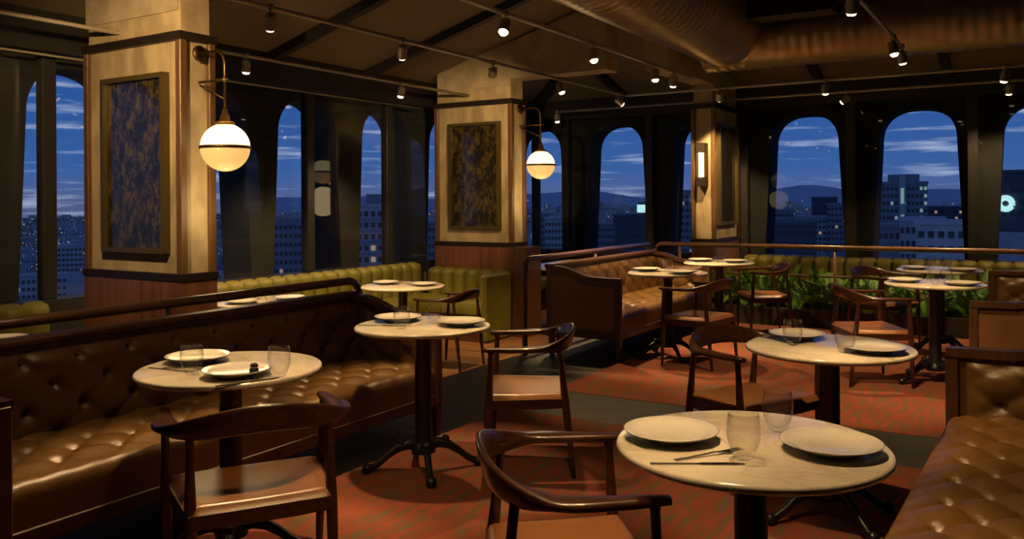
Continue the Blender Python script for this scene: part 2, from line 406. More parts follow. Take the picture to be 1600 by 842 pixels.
struct(MB().box(XI-0.05, XI+0.05, -3.0, YI, zl(XI)-0.12, ZU).build('trim_5', 'rafter'), 'dark beam along the inner edge of the left slope')
struct(MB().box(XI, 4.6, YI-0.05, YI+0.05, zl(XI)-0.12, ZU).build('trim_6', 'rafter'), 'dark beam along the inner edge of the back slope')

# ------------------------------------------------------------------ columns
ZBAND, ZBASE = 2.52, 0.905
def column(loc, rz, label, W, D, base_z0, beam_len):
    # local: wide face in the x direction facing -y, corner at the origin, body reaches to x=-W, y=+D
    c = sempty('column', label, loc); c.rotation_euler = (0, 0, rz)
    MB().box(-W+0.03, -0.03, 0.03, D-0.03, LOW if base_z0 is None else base_z0, 3.3).build('concrete_core', 'concrete', c)
    t = 0.055
    for (x0, x1) in ((-W, -W+t), (-t, 0)):
        for (y0, y1) in ((0, t), (D-t, D)):
            MB().bbox(x0, x1, y0, y1, ZBASE, ZBAND, 0.005).build('corner_trim', 'trimwood', c)
    for nm, z0, z1 in (('top_band', ZBAND-0.01, ZBAND+0.05), ('lower_band', ZBASE-0.045, ZBASE+0.005)):
        for q in ((-W-0.008, 0.008, -0.008, 0.03), (-W-0.008, 0.008, D-0.03, D+0.008), (-W-0.008, -W+0.03, 0.03, D-0.03), (-0.03, 0.008, 0.03, D-0.03)):
            MB().box(q[0], q[1], q[2], q[3], z0, z1).build(nm, 'darkmetal', c)
    zb0 = LOW if base_z0 is None else base_z0
    # veneer boards of the base
    n = 5
    for k in range(n):
        x0 = -W + W*k/n; x1 = -W + W*(k+1)/n
        MB().box(x0+0.001, x1-0.001, 0.0, 0.029, zb0, ZBASE-0.045).build('veneer_panel', 'panelwood', c)
    MB().box(-0.029, 0.0, 0.03, D, zb0, ZBASE-0.045).build('veneer_panel', 'panelwood', c)
    MB().box(-W, -W+0.029, 0.03, D, zb0, ZBASE-0.045).build('veneer_panel', 'panelwood', c)
    return c
c1 = column((-4.93, 3.70, 0), 0, 'lit concrete column with walnut trim and a globe lamp, nearest at left', 1.13, 0.295, None, 2)
c2 = column((-5.085, 8.23, 0), 0, 'concrete column with walnut trim standing at the green booth', 1.105, 0.33, 0.592, 2)
def column3():
    c = sempty('column', 'concrete column with a glowing sconce behind the handrail', (-3.60, 10.03, 0))
    W, D, t = 0.305, 1.0, 0.05
    MB().box(0.03, W-0.03, 0.03, D-0.03, LOW, 3.3).build('concrete_core', 'concrete', c)
    for (x0, x1) in ((0, t), (W-t, W)):
        for (y0, y1) in ((0, t), (D-t, D)):
            MB().bbox(x0, x1, y0, y1, ZBASE, ZBAND, 0.005).build('corner_trim', 'trimwood', c)
    for nm, z0, z1 in (('top_band', ZBAND-0.01, ZBAND+0.05), ('lower_band', ZBASE-0.045, ZBASE+0.005)):
        for q in ((-0.008, W+0.008, -0.008, 0.03), (-0.008, W+0.008, D-0.03, D+0.008), (-0.008, 0.03, 0.03, D-0.03), (W-0.03, W+0.008, 0.03, D-0.03)):
            MB().box(*q, z0, z1).build(nm, 'darkmetal', c)
    MB().box(0, W, 0, 0.029, LOW, ZBASE-0.045).build('veneer_panel', 'panelwood', c)
    for k in range(4):
        MB().box(W-0.029, W, 0.03+0.94*k/4, 0.03+0.94*(k+1)/4-0.002, LOW, ZBASE-0.045).build('veneer_panel', 'panelwood', c)
        MB().box(0, 0.029, 0.03+0.94*k/4, 0.03+0.94*(k+1)/4-0.002, LOW, ZBASE-0.045).build('veneer_panel', 'panelwood', c)
    return c
column3()
# concrete ceiling beams growing out of the columns
def beam_x(y0, y1, xc, label, zb_=2.80):
    pts = [(xc-0.05, zb_), (XI-0.3, zb_), (XI-0.3, zl(XI-0.3)-0.02), (-6.05, zl(-6.05)-0.02), (-6.05, 2.72), (xc-0.05, 2.72)]
    r0 = [(x, y0-0.012, z) for x, z in pts]; r1 = [(x, y1+0.012, z) for x, z in pts]
    o = MB().loft([r0, r1], smooth=False).build('concrete_beam', 'concrete_rough'); struct(o, label)
beam_x(3.73, 3.965, -4.93, 'raw concrete beam above the column nearest at left', 3.02)
beam_x(8.26, 8.53, -5.085, 'raw concrete beam above the middle column')
pts = [(10.06, 2.80), (YI+0.3, 2.80), (YI+0.3, zb(YI+0.3)-0.02), (10.95, zb(10.95)-0.02), (10.95, 2.72), (10.06, 2.72)]
struct(MB().loft([[(-3.582, y, z) for y, z in pts], [(-3.313, y, z) for y, z in pts]], smooth=False).build('concrete_beam', 'concrete_rough'), 'raw concrete beam above the sconce column')
# wall under the middle column that closes the green booth
struct(MB().box(-5.13, -4.90, 8.20, 8.56, LOW, ZBASE-0.045).build('partition_post', 'walnut'), 'walnut post closing the end of the green booth')

# gilded panels on the columns
def artwork(loc, rz, label, mat='art'):
    t = thing('gilded_panel', label, 'artwork', loc, rz)
    W, Hh, d = 0.725, 1.255, 0.055
    MB().box(-W/2+0.03, W/2-0.03, -0.02, -0.004, 0.03, Hh-0.03).build('glass_panel', mat, t)
    for q in ((-W/2, -W/2+0.035, 0, Hh), (W/2-0.035, W/2, 0, Hh), (-W/2+0.035, W/2-0.035, 0, 0.035), (-W/2+0.035, W/2-0.035, Hh-0.035, Hh)):
        MB().box(q[0], q[1], -d, 0.0, q[2], q[3]).build('frame_bar', 'framebrass', t)
    return t
artwork((-5.447, 3.729, 1.045), 0, 'framed gold-flecked dark panel on the column nearest at left')
artwork((-5.608, 8.259, 1.06), 0, 'framed gold-flecked dark panel on the middle column')
artwork((-3.326, 10.54, 1.075), PI/2, 'framed dark panel on the side of the sconce column', 'art_dark')

# ------------------------------------------------------------------ globe lamps, sconce
def globe_lamp(loc, gx, label):
    # loc: foot of the wall plate on the side face; globe centre at local (gx, 0, dz)
    t = thing('globe_lamp', label, 'wall lamp', loc)
    gz = -0.66
    r = 0.163
    MB().lathe([(0.001, 0), (0.055, 0), (0.055, 0.012), (0.03, 0.022), (0.001, 0.024)], 20).build('wall_plate', 'brassdark', t).rotation_euler = (0, PI/2, 0)
    arc = [(0.02, 0, 0), (gx-0.09, 0, 0)] + [(gx-0.09+0.09*math.sin(a), 0, -0.09+0.09*math.cos(a)) for a in [PI/2*i/6 for i in range(1, 7)]] + [(gx, 0, gz+r+0.06)]
    MB().tube(arc, 0.011, 10).build('arm', 'brassdark', t)
    MB().tube([(0.0, 0, -0.20), (gx+0.045, 0, -0.20)], 0.009, 8).build('brace_bar', 'brassdark', t)
    MB().tube([(0.01, 0, -0.22), (gx-0.01, 0, -0.33)], 0.007, 8).build('stay_rod', 'brassdark', t)
    MB().sphere((gx-0.0, 0, -0.20), 0.02, n=12, m=8).build('joint', 'brass', t)
    MB().lathe([(0.001, 0.10), (0.018, 0.095), (0.022, 0.06), (0.03, 0.055), (0.034, 0.02), (0.06, 0.01), (0.064, -0.012), (0.001, -0.012)], 20, (gx, 0, gz+r)).build('gallery_cap', 'brass', t)
    MB().sphere((gx, 0, gz), r, 0.05, 0.999, 32, 12).build('upper_globe', 'opal_top', t)
    MB().sphere((gx, 0, gz), r, -0.999, -0.05, 32, 12).build('lower_globe', 'opal_low', t)
    MB().lathe([(r*0.98, -0.010), (r+0.007, -0.010), (r+0.007, 0.010), (r*0.98, 0.010)], 40, (gx, 0, gz), False, False).build('equator_band', 'brassdark', t)
    l = bpy.data.lights.new('globe_glow', 'POINT'); l.energy = 7; l.color = (1, 0.72, 0.36); l.shadow_soft_size = 0.2
    lo = bpy.data.objects.new('globe_glow', l); COL.objects.link(lo); lo.parent = t; lo.location = (gx + 0.0, -0.0, gz-0.40)
    return t
globe_lamp((-4.925, 3.85, 2.43), 0.265, 'large glowing globe wall lamp with brass band on the nearest column')
globe_lamp((-5.08, 8.40, 2.46), 0.28, 'smaller-looking glowing globe wall lamp beside the middle column')
t = thing('wall_sconce', 'glowing rectangular wall sconce on the far column', 'wall lamp', (-3.445, 10.03, 1.55))
MB().bbox(-0.06, 0.06, -0.025, 0.02, 0, 0.53, 0.006).build('back_plate', 'darkmetal', t)
MB().bbox(-0.06, 0.06, -0.10, -0.025, 0, 0.115, 0.008).build('lower_cap', 'darkmetal', t)
MB().bbox(-0.06, 0.06, -0.10, -0.025, 0.41, 0.53, 0.008).build('upper_cap', 'darkmetal', t)
MB().lathe([(0.001, 0.112), (0.032, 0.112), (0.032, 0.413), (0.001, 0.413)], 20, (0, -0.066, 0)).build('glass_tube', 'sconce_glow', t)
for x in (-0.052, 0.052):
    MB().box(x-0.005, x+0.005, -0.10, -0.09, 0.11, 0.42).build('side_bar', 'darkmetal', t)

# ------------------------------------------------------------------ handrails
def rail(pts, label):
    t = thing('handrail', label, 'handrail', (0, 0, 0))
    MB().tube(pts, 0.026, 12).build('top_bar', 'railwood', t)
    return t
def arc_end(x, y, dx, dy, z):
    # quarter bend downward from (x,y,z) heading (dx,dy)
    R = 0.10
    out = []
    for i in range(1, 7):
        a = PI/2*i/6
        out.append((x+dx*R*math.sin(a), y+dy*R*math.sin(a), z-R+R*math.cos(a)))
    return out
ZR = 0.862
RX = -3.92
pts = [(RX, -2.5, ZR), (RX, 4.25, ZR)] + arc_end(RX, 4.25, 0, 1, ZR) + [(RX, 4.35, 0.0)]
h1 = rail(pts, 'dark wooden handrail behind the left tufted sofa')
for y in (-1.2, 0.8, 2.86):
    MB().tube([(RX, y, 0), (RX, y, ZR-0.01)], 0.016, 8).build('post', 'railwood', h1)
pts = [(RX, 6.55, 0.0)] + arc_end(RX, 6.65, 0, -1, ZR)[::-1] + [(RX, 6.65, ZR), (RX, 9.42, ZR)]
h2 = rail(pts, 'dark wooden handrail behind the middle tufted sofa')
for y in (8.0, 9.40):
    MB().tube([(RX, y, 0), (RX, y, ZR-0.01)], 0.016, 8).build('post', 'railwood', h2)
RY = 9.62
pts = [(-3.92, RY, 0.45), (-3.92, RY, ZR-0.12)] + [(-3.92+0.10*(1-math.cos(a)), RY, ZR-0.12+0.12*math.sin(a)) for a in [PI/2*i/6 for i in range(1, 7)]] + [(4.5, RY, ZR)]
h3 = rail(pts, 'golden brown handrail above the fern planter before the back windows')
MB().tube([(-3.90, RY, 0.545), (4.5, RY, 0.545)], 0.014, 8).build('middle_bar', 'railwood', h3)
for x in (-3.6, -1.84, -0.05, 1.7, 3.4):
    MB().tube([(x, RY, 0.0), (x, RY, ZR-0.01)], 0.018, 8).build('post', 'railwood', h3)

# ------------------------------------------------------------------ tufted sofas
def tuft(u, v, du, dv, amp, pit):
    a = (u/du + v/dv)/2; b = (u/du - v/dv)/2
    sa, sb = abs(math.sin(PI*a)), abs(math.sin(PI*b))
    h = amp*((sa**0.42)*(sb**0.42))
    fa, fb = a-round(a), b-round(b)
    d2 = ((fa+fb)*du)**2 + ((fa-fb)*dv)**2
    return h - pit*math.exp(-d2/(0.022**2))
btn_me = MB().sphere((0, 0, 0), 0.011, 0.0, 0.999, 8, 3).mesh('button', 'button')
def sofa(loc, rz, L, label, detail=1.0, group='tan tufted leather sofas'):
    t = thing('tufted_sofa', label, 'sofa', loc, rz, group)
    Dp = 0.72; ta = 0.06
    # seat: front at +x
    x0, x1 = 0.13, Dp-0.005
    zs = 0.415
    du, dv = 0.125, 0.105
    step = 0.017/detail
    nu = max(20, int((L-2*ta)/step)); nv = max(12, int((x1-x0)/step))
    # seat profile: top, rounded front, front face
    plen = [(x0, zs), (x1-0.07, zs), (x1-0.02, zs-0.02), (x1, zs-0.07), (x1-0.004, 0.25)]
    def seat_fn(i, j):
        y = ta + (L-2*ta)*i
        s = j*1.30
        if s <= 1.0:
            x = x0 + (x1-0.05-x0)*s
            h = tuft(y-ta, x-x0-0.03, du, dv, 0.028, 0.022)
            e = min(1.0, (1-s)*6+0.15, s*8+0.2)
            return (x, y, zs + h*e)
        q = (s-1.0)/0.30
        a = min(q/0.5, 1.0)*PI/2
        if q <= 0.5: return (x1-0.05+0.05*math.sin(a), y, zs-0.05+0.05*math.cos(a) + 0.004*math.sin((y-ta)/du*PI)**2)
        return (x1, y, zs-0.05-(q-0.5)/0.5*0.125)
    MB().grid(seat_fn, nu, int(nv*1.3)).build('seat', 'leather', t)
    # back
    hb = 0.40
    def back_fn(i, j):
        y = ta + (L-2*ta)*i; z = 0.385 + hb*j
        h = tuft(y-ta, hb*j-0.02, du, dv, 0.022, 0.030)
        e = min(1.0, (1-j)*5+0.12)
        roll = 0.05*(1-math.cos(max(0, j-0.8)/0.2*PI/2))
        return (0.135 - 0.06*j + h*e - roll, y, z)
    MB().grid(back_fn, nu, max(14, int(hb/step))).build('backrest', 'leather', t)
    # buttons
    nb = int((L-2*ta)/du)
    bt = []
    for k in range(1, nb):
        for m in range(0, 6):
            if (k + m) % 2: continue
            y = ta + k*du
            z = 0.405 + m*dv
            if 0.47 < z < 0.75 and m > 0:
                j = (z-0.385)/hb
                b_ = place('button', btn_me, t, (0.135-0.06*j-0.018, y, z)); b_.rotation_euler = (0, PI/2, 0)
            x = x0+0.03+m*dv
            if 0.22 < x < x1-0.06:
                place('button', btn_me, t, (x, y, zs-0.017))
    # wooden shell
    MB().bbox(0.0, 0.055, 0.01, L-0.01, 0.20, 0.79, 0.006).build('back_board', 'walnut', t)
    MB().bbox(0.0, Dp, 0.015, L-0.015, 0.185, 0.255, 0.008).build('seat_rail', 'walnut', t)
    # capping rail along the back, bending down into both arms
    def sect(p, tan):
        u = Vector((tan[1], -tan[0], 0)).normalized() if abs(tan[2]) < 0.99 else Vector((1, 0, 0))
        return u
    MB().bbox(-0.02, 0.075, 0.0, L, 0.785, 0.825, 0.012).build('capping_rail', 'walnut', t)
    for side in (0, 1):
        ya, yb = (0.0, ta) if side == 0 else (L-ta, L)
        prof = [(0.0, 0.80), (0.14, 0.80), (0.22, 0.785), (0.30, 0.755), (0.38, 0.728), (0.46, 0.715), (Dp, 0.71)]
        # panel body
        def ring(y): return [(x, y, z-0.02) for x, z in prof] + [(Dp, y, 0.20), (0.0, y, 0.20)]
        arm = MB().loft([ring(ya+0.012), ring(yb-0.012)], smooth=False).build('arm', 'walnut', t)
        # arm capping
        r = []
        for x, z in prof: r.append([(x, ya-0.004, z-0.03), (x, yb+0.004, z-0.03), (x, yb+0.004, z+0.008), (x, ya-0.004, z+0.008)])
        MB().loft(r, smooth=False).build('arm_capping', 'walnut', arm)
        # outer leather inset
        yo = ya+0.006 if side == 0 else yb-0.006
        def inset(y): return [(x*0.86+0.05, y, min(z, 0.80)-0.075) for x, z in prof] + [(Dp*0.86+0.05, y, 0.26), (0.05, y, 0.26)]
        MB().loft([inset(yo), inset(yo + (0.01 if side == 0 else -0.01))], smooth=False).build('outer_panel', 'leather_panel', arm)
        # inner tufted pad
        yi = yb-0.012 if side == 0 else ya+0.012
        sg = 1 if side == 0 else -1
        def pad_fn(i, j):
            x = 0.12 + (Dp-0.20)*i
            zt = 0.66 if x > 0.30 else 0.66+0.08*min(1, (0.30-x)/0.15)
            z = 0.40 + (zt-0.40)*j
            e = min(1, i*8, (1-i)*8, (1-j)*6)
            return (x, yi + sg*(0.004 + e*(0.012 + tuft(x-0.12, z-0.40, 0.13, 0.085, 0.03, 0.022))), z)
        MB().grid(pad_fn, 28, 16).build('inner_pad', 'leather', arm)
        # front post
        MB().bbox(Dp-0.05, Dp+0.004, ya, yb, 0.19, 0.70, 0.006).build('front_post', 'walnut', arm)
        for x in (0.02, Dp-0.045):
            MB().loft([[(x, ya+0.005, 0.195), (x+0.045, ya+0.005, 0.195), (x+0.045, yb-0.005, 0.195), (x, yb-0.005, 0.195)],
                       [(x+0.008, ya+0.012, 0.0), (x+0.037, ya+0.012, 0.0), (x+0.037, yb-0.012, 0.0), (x+0.008, yb-0.012, 0.0)]], smooth=False).build('leg', 'walnut', t)
    for x in (0.02, Dp-0.06):
        MB().loft([[(x, L/2-0.022, 0.195), (x+0.045, L/2-0.022, 0.195), (x+0.045, L/2+0.022, 0.195), (x, L/2+0.022, 0.195)],
                   [(x+0.008, L/2-0.015, 0.0), (x+0.037, L/2-0.015, 0.0), (x+0.037, L/2+0.015, 0.0), (x+0.008, L/2+0.015, 0.0)]], smooth=False).build('leg', 'walnut', t)
    return t
sofa((-3.74, 1.52, 0), 0, 2.56, 'long tan tufted leather sofa at left before the dark handrail', 1.3)
sofa((-3.74, 6.62, 0), 0, 2.42, 'tan tufted sofa in the middle distance with its leather end panel showing')
sofa((0.38, 4.30, RZ), PI-0.032, 2.95, 'tan tufted sofa in the bottom right corner, nearest to us', 1.3)
sofa((0.36, 8.97, RZ), PI, 2.74, 'tan sofa at the right edge with framed leather end panel')

# ------------------------------------------------------------------ green channelled banquettes
CH = 0.178
def channel_mesh(w, h, d):
    def fn(i, j):
        a = PI*i
        x = w*(i-0.5)
        prof = math.sin(a)**0.35 if 0 < i < 1 else 0
        zt = j
        rad = 0.05
        z = h*min(1.0, zt/0.86)
        dep = d*(0.45+0.55*prof)
        if zt > 0.86:
            q = (zt-0.86)/0.14*PI/2
            z = h + rad*math.sin(q)*(0.55+0.45*prof)
            dep = dep*math.cos(q)
        return (x, -dep, z)
    return MB().grid(fn, 8, 12)
def banquette(loc, rz, n, label, top, seat_d=0.52, ends=(False, False)):
    # local: back along x, sitting side faces -y; origin at lower back corner
    t = thing('channelled_banquette', label, 'banquette', loc, rz, 'olive green channelled banquettes')
    L = n*CH
    sz = 0.30
    me = channel_mesh(CH, top-LOW-0.43-0.04, 0.13).mesh('back_channel', 'green')
    for k in range(n):
        place('back_channel', me, t, (CH*(k+0.5), 0, 0.43))
    MB().bbox(0, L, -0.03, 0, 0.0, top-LOW-0.02, 0.005).build('back_board', 'walnut', t)
    MB().bbox(0, L, -seat_d+0.03, -0.03, 0.0, sz, 0.005).build('base', 'walnut', t)
    def sfn(i, j):
        x = L*i; s = j
        e = 0.5 + 0.5*abs(math.sin(PI*i*n/3))**0.4
        if s < 0.75: return (x, -0.06-(seat_d-0.1)*s/0.75, sz+0.12+0.025*e)
        q = (s-0.75)/0.25*PI/2
        return (x, -(seat_d-0.04)-0.04*math.sin(q), sz+0.10*math.cos(q)+0.045*math.cos(q))
    MB().grid(sfn, n*6, 16).build('seat', 'green', t)
    return t
# left wall: back against x=-6.4, sitting side faces +x  -> rotate so that -y_local = +x_world
banquette((-6.395, 0.92, LOW), PI/2, 15, 'olive green banquette under the windows left of the near column', 0.655)
banquette((-6.40, 4.02, LOW), PI/2, 23, 'olive green banquette under the windows between the two lamp columns', 0.655)
banquette((-6.40, 8.66, LOW), PI/2, 13, 'olive green banquette in the corner behind the middle column', 0.655)
banquette((-3.28+0.05, 11.05, LOW), 0, 40, 'yellow green banquette along the back windows behind the ferns', 0.66)
banquette((-6.20, 8.19, LOW), 0, 6, 'dark green booth end seat facing us below the middle column', 0.60, 0.55)
tag(MB().bbox(-5.135, -5.06, 7.62, 8.18, LOW, 0.59, 0.03).build('booth_end_cushion', 'green'), 'green padded side bolster closing the booth by the post', 'cushion')

# ------------------------------------------------------------------ tables
def make_table(r, ht, name='marble_table'):
    t = thing(name, 'x', 'table', (0, 0, 0), 0, 'round marble bistro tables')
    th = 0.022
    prof = [(0.001, ht-th), (r-0.010, ht-th), (r-0.003, ht-th+0.004), (r, ht-th/2), (r-0.003, ht-0.004), (r-0.009, ht), (0.001, ht)]
    MB().lathe(prof, 72).build('table_top', 'marble', t)
    ped = MB().lathe([(0.001, 0.09), (0.062, 0.09), (0.064, 0.115), (0.050, 0.135), (0.043, 0.15), (0.043, ht-0.07), (0.052, ht-0.062), (0.055, ht-0.045), (0.11, ht-0.04), (0.11, ht-th-0.001), (0.001, ht-th-0.001)], 20).build('pedestal', 'iron', t)
    ft = MB()
    path = [(0.03, 0.125), (0.08, 0.135), (0.13, 0.122), (0.18, 0.09), (0.225, 0.052), (0.262, 0.03), (0.285, 0.026)]
    rings = []
    for i, (x, z) in enumerate(path):
        hh = 0.030 - 0.012*i/6; ww = 0.021 - 0.006*i/6
        rings.append([(x+0.0, ww*math.cos(2*PI*j/10), z+hh*math.sin(2*PI*j/10)) for j in range(10)])
    ft.loft(rings)
    ft.lathe([(0.001, 0.0), (0.022, 0.0), (0.028, 0.018), (0.024, 0.040), (0.001, 0.050)], 12, (0.29, 0, 0))
    ft.sphere((0.115, 0, 0.15), 0.022, n=10, m=6)
    fm = ft.mesh('foot', 'iron')
    for k in range(4):
        place('foot', fm, t, (0, 0, 0), PI/4 + k*PI/2)
    return t
R0 = 0.353
TAB = {
 'T1': ((-0.642, 2.230), 'nearest round marble table, bottom right', 'the nearest table'),
 'T2': ((-2.689, 2.239), 'round marble table at the near left sofa', 'the near left table'),
 'T3': ((-2.712, 3.496), 'round marble table at the far end of the left sofa', 'the second table of the left sofa'),
 'T4': ((-0.764, 3.861), 'round marble table with blue sky reflection, second at right', 'the blue-reflecting right table'),
 'T5': ((-2.765, 7.087), 'round marble table before the middle tufted sofa', 'the middle sofa table'),
 'T6': ((-2.740, 8.440), 'far round marble table below the sconce column', 'the table below the sconce column'),
 'T7': ((-0.642, 7.107), 'round marble table before the right ferns', 'the table before the right ferns'),
 'T8': ((-0.727, 8.457), 'farthest right marble table against the yellow green banquette', 'the farthest right table'),
}
base_t = make_table(R0, 0.75)
first = True
for k, (p, lab, _) in TAB.items():
    loc = (p[0], p[1], RZ)
    if first: base_t.location = loc; base_t['label'] = lab; first = False
    else: copy_tree(base_t, loc, 0, lab)
base_g = make_table(0.40, 0.75)
base_g.location = (-5.13, 6.31, LOW); base_g['label'] = 'round marble table inside the green booth'
copy_tree(base_g, (-5.31, 4.78, LOW), 0, 'round marble table behind the left sofa, right of the near column')
copy_tree(base_g, (-5.23, 2.45, LOW), 0, 'marble table at the far left edge beside the green banquette')
TAB['T9'] = ((-5.13, 6.31), '', 'the green booth table'); TAB['T10'] = ((-5.31, 4.78), '', 'the table behind the left sofa'); TAB['T11'] = ((-5.23, 2.45), '', 'the far left table')
# rectangular table in the window corner
t = thing('gallery_table', 'bluish square table top behind the middle sofa handrail', 'table', (-4.95, 9.2, LOW))
MB().bbox(-0.40, 0.40, -0.55, 0.95, 0.722, 0.75, 0.006).build('table_top', 'marble', t)
for y in (-0.25, 0.65):
    MB().lathe([(0.001, 0), (0.22, 0), (0.22, 0.015), (0.05, 0.03), (0.04, 0.06), (0.04, 0.70), (0.12, 0.721), (0.001, 0.721)], 20, (0, y, 0)).build('pedestal', 'iron', t)

# ------------------------------------------------------------------ tableware
plate_me = MB().lathe([(0.001, 0.0), (0.070, 0.0), (0.074, 0.006), (0.100, 0.014), (0.124, 0.024), (0.127, 0.027), (0.124, 0.0285), (0.100, 0.0185), (0.078, 0.0125), (0.001, 0.0115)], 48).mesh('dinner_plate', 'porcelain')
gl = MB()
gl.lathe([(0.001, 0.0), (0.018, 0.0), (0.022, 0.004), (0.033, 0.026), (0.040, 0.048), (0.0425, 0.066), (0.0405, 0.092), (0.0375, 0.112), (0.0360, 0.1125), (0.0385, 0.092), (0.0402, 0.066), (0.0378, 0.048), (0.029, 0.026), (0.016, 0.013), (0.001, 0.011)], 32)
glass_me = gl.mesh('tumbler', 'tumbler')
fk = MB()
def strip(mb, pts, z0):   # pts (x, halfwidth, z)
    rings = [[(x, -w, z0+z), (x, w, z0+z), (x, w, z0+z+0.0022), (x, -w, z0+z+0.0022)] for x, w, z in pts]
    mb.loft(rings, smooth=False)
strip(fk, [(-0.10, 0.0075, 0.0), (-0.06, 0.006, 0.001), (0.02, 0.003, 0.006), (0.045, 0.006, 0.004), (0.055, 0.011, 0.003), (0.065, 0.012, 0.003)], 0)
for y in (-0.0095, -0.0032, 0.0032, 0.0095):
    fk.loft([[(0.064, y-0.0018, 0.003), (0.064, y+0.0018, 0.003), (0.064, y+0.0018, 0.0052), (0.064, y-0.0018, 0.0052)], [(0.10, y-0.001, 0.006), (0.10, y+0.001, 0.006), (0.10, y+0.001, 0.0078), (0.10, y-0.001, 0.0078)]], smooth=False)
fork_me = fk.mesh('fork', 'steel')
kn = MB(); strip(kn, [(-0.115, 0.007, 0), (-0.02, 0.006, 0), (0.0, 0.005, 0), (0.01, 0.009, 0), (0.09, 0.009, 0), (0.115, 0.002, 0)], 0)
knife_me = kn.mesh('knife', 'steel')
def put(kind, me, tk, p, label, group, rz=0.0):
    z = (0.75 + RZ) if tk not in ('T9', 'T10', 'T11') else 0.75+LOW
    tag(place(kind, me, None, (p[0], p[1], z), rz), label, {'dinner_plate': 'plate', 'tumbler': 'glass', 'fork': 'fork', 'knife': 'knife'}[kind], group)
PL = {'T1': [(-0.838, 2.165), (-0.445, 2.262)], 'T2': [(-2.895, 2.247), (-2.530, 2.135)], 'T3': [(-2.925, 3.553), (-2.535, 3.590)], 'T4': [(-0.935, 4.01), (-0.574, 3.80)],
      'T5': [(-2.970, 7.11), (-2.585, 6.97)], 'T6': [(-2.945, 8.47), (-2.58, 8.45)], 'T7': [(-0.841, 7.07), (-0.45, 6.99)], 'T8': [(-0.91, 8.36), (-0.53, 8.30)],
      'T9': [(-5.36, 6.33), (-4.93, 6.38)], 'T10': [(-5.36, 4.58), (-5.23, 4.96)], 'T11': [(-5.13, 2.64)]}
GLS = {'T1': [(-0.617, 2.085), (-0.609, 2.381)], 'T2': [(-2.695, 2.065), (-2.375, 2.20)], 'T3': [(-2.725, 3.340), (-2.689, 3.560)], 'T4': [(-0.908, 3.815), (-0.675, 3.735)],
       'T5': [(-2.80, 7.20), (-2.72, 6.98)], 'T6': [(-2.80, 8.55), (-2.72, 8.40)], 'T7': [(-0.62, 6.90), (-0.56, 7.05)], 'T8': [(-0.80, 8.55), (-0.66, 8.35)],
       'T9': [(-5.32, 6.50), (-5.16, 6.50), (-5.02, 6.56)], 'T10': [(-5.42, 4.80), (-5.22, 4.74)]}
side_p = ['left plate', 'right plate', 'third plate']
for tk, l in PL.items():
    for i, p in enumerate(l):
        d = ('white porcelain plate, %s on %s' % (('left one', 'right one')[i], TAB[tk][2])) if len(l) > 1 else 'white porcelain plate on %s' % TAB[tk][2]
        put('dinner_plate', plate_me, tk, p, d, 'white dinner plates')
for tk, l in GLS.items():
    for i, p in enumerate(l):
        put('tumbler', glass_me, tk, p, 'clear stemless glass, %s on %s' % (('left one', 'right one', 'rightmost one')[i] if len(l) < 3 else ('leftmost one', 'middle one', 'rightmost one')[i], TAB[tk][2]), 'clear stemless glasses')
CUT = {'T1': [('knife', (-0.700, 1.985), 0.52, 'front edge'), ('fork', (-0.700, 2.065), 0.95, 'glass')], 'T2': [('knife', (-2.83, 2.075), 0.15, 'left rim'), ('fork', (-2.795, 2.118), 0.35, 'left plate'), ('knife', (-2.40, 2.075), 1.2, 'right glass')],
       'T3': [('knife', (-2.885, 3.36), 0.4, 'left rim'), ('fork', (-2.83, 3.39), 0.5, 'left plate')], 'T4': [('knife', (-1.01, 3.905), -0.62, 'left rim'), ('fork', (-0.96, 3.895), -0.55, 'left plate')]}
for tk, l in CUT.items():
    for kind, p, rz, nm in l:
        put(kind, fork_me if kind == 'fork' else knife_me, tk, p, 'steel %s by the %s of %s' % (kind, nm, TAB[tk][2]), 'steel cutlery', rz)
t = thing('pepper_shaker', 'small dark shaker before the right glass on the near left table', 'shaker', (-2.43, 2.13, 0.75+RZ))
MB().lathe([(0.001, 0), (0.017, 0), (0.017, 0.034), (0.014, 0.038), (0.001, 0.038)], 16).build('jar', 'pepper', t)
MB().lathe([(0.001, 0.038), (0.015, 0.038), (0.015, 0.050), (0.010, 0.056), (0.001, 0.057)], 16).build('cap', 'steel', t)

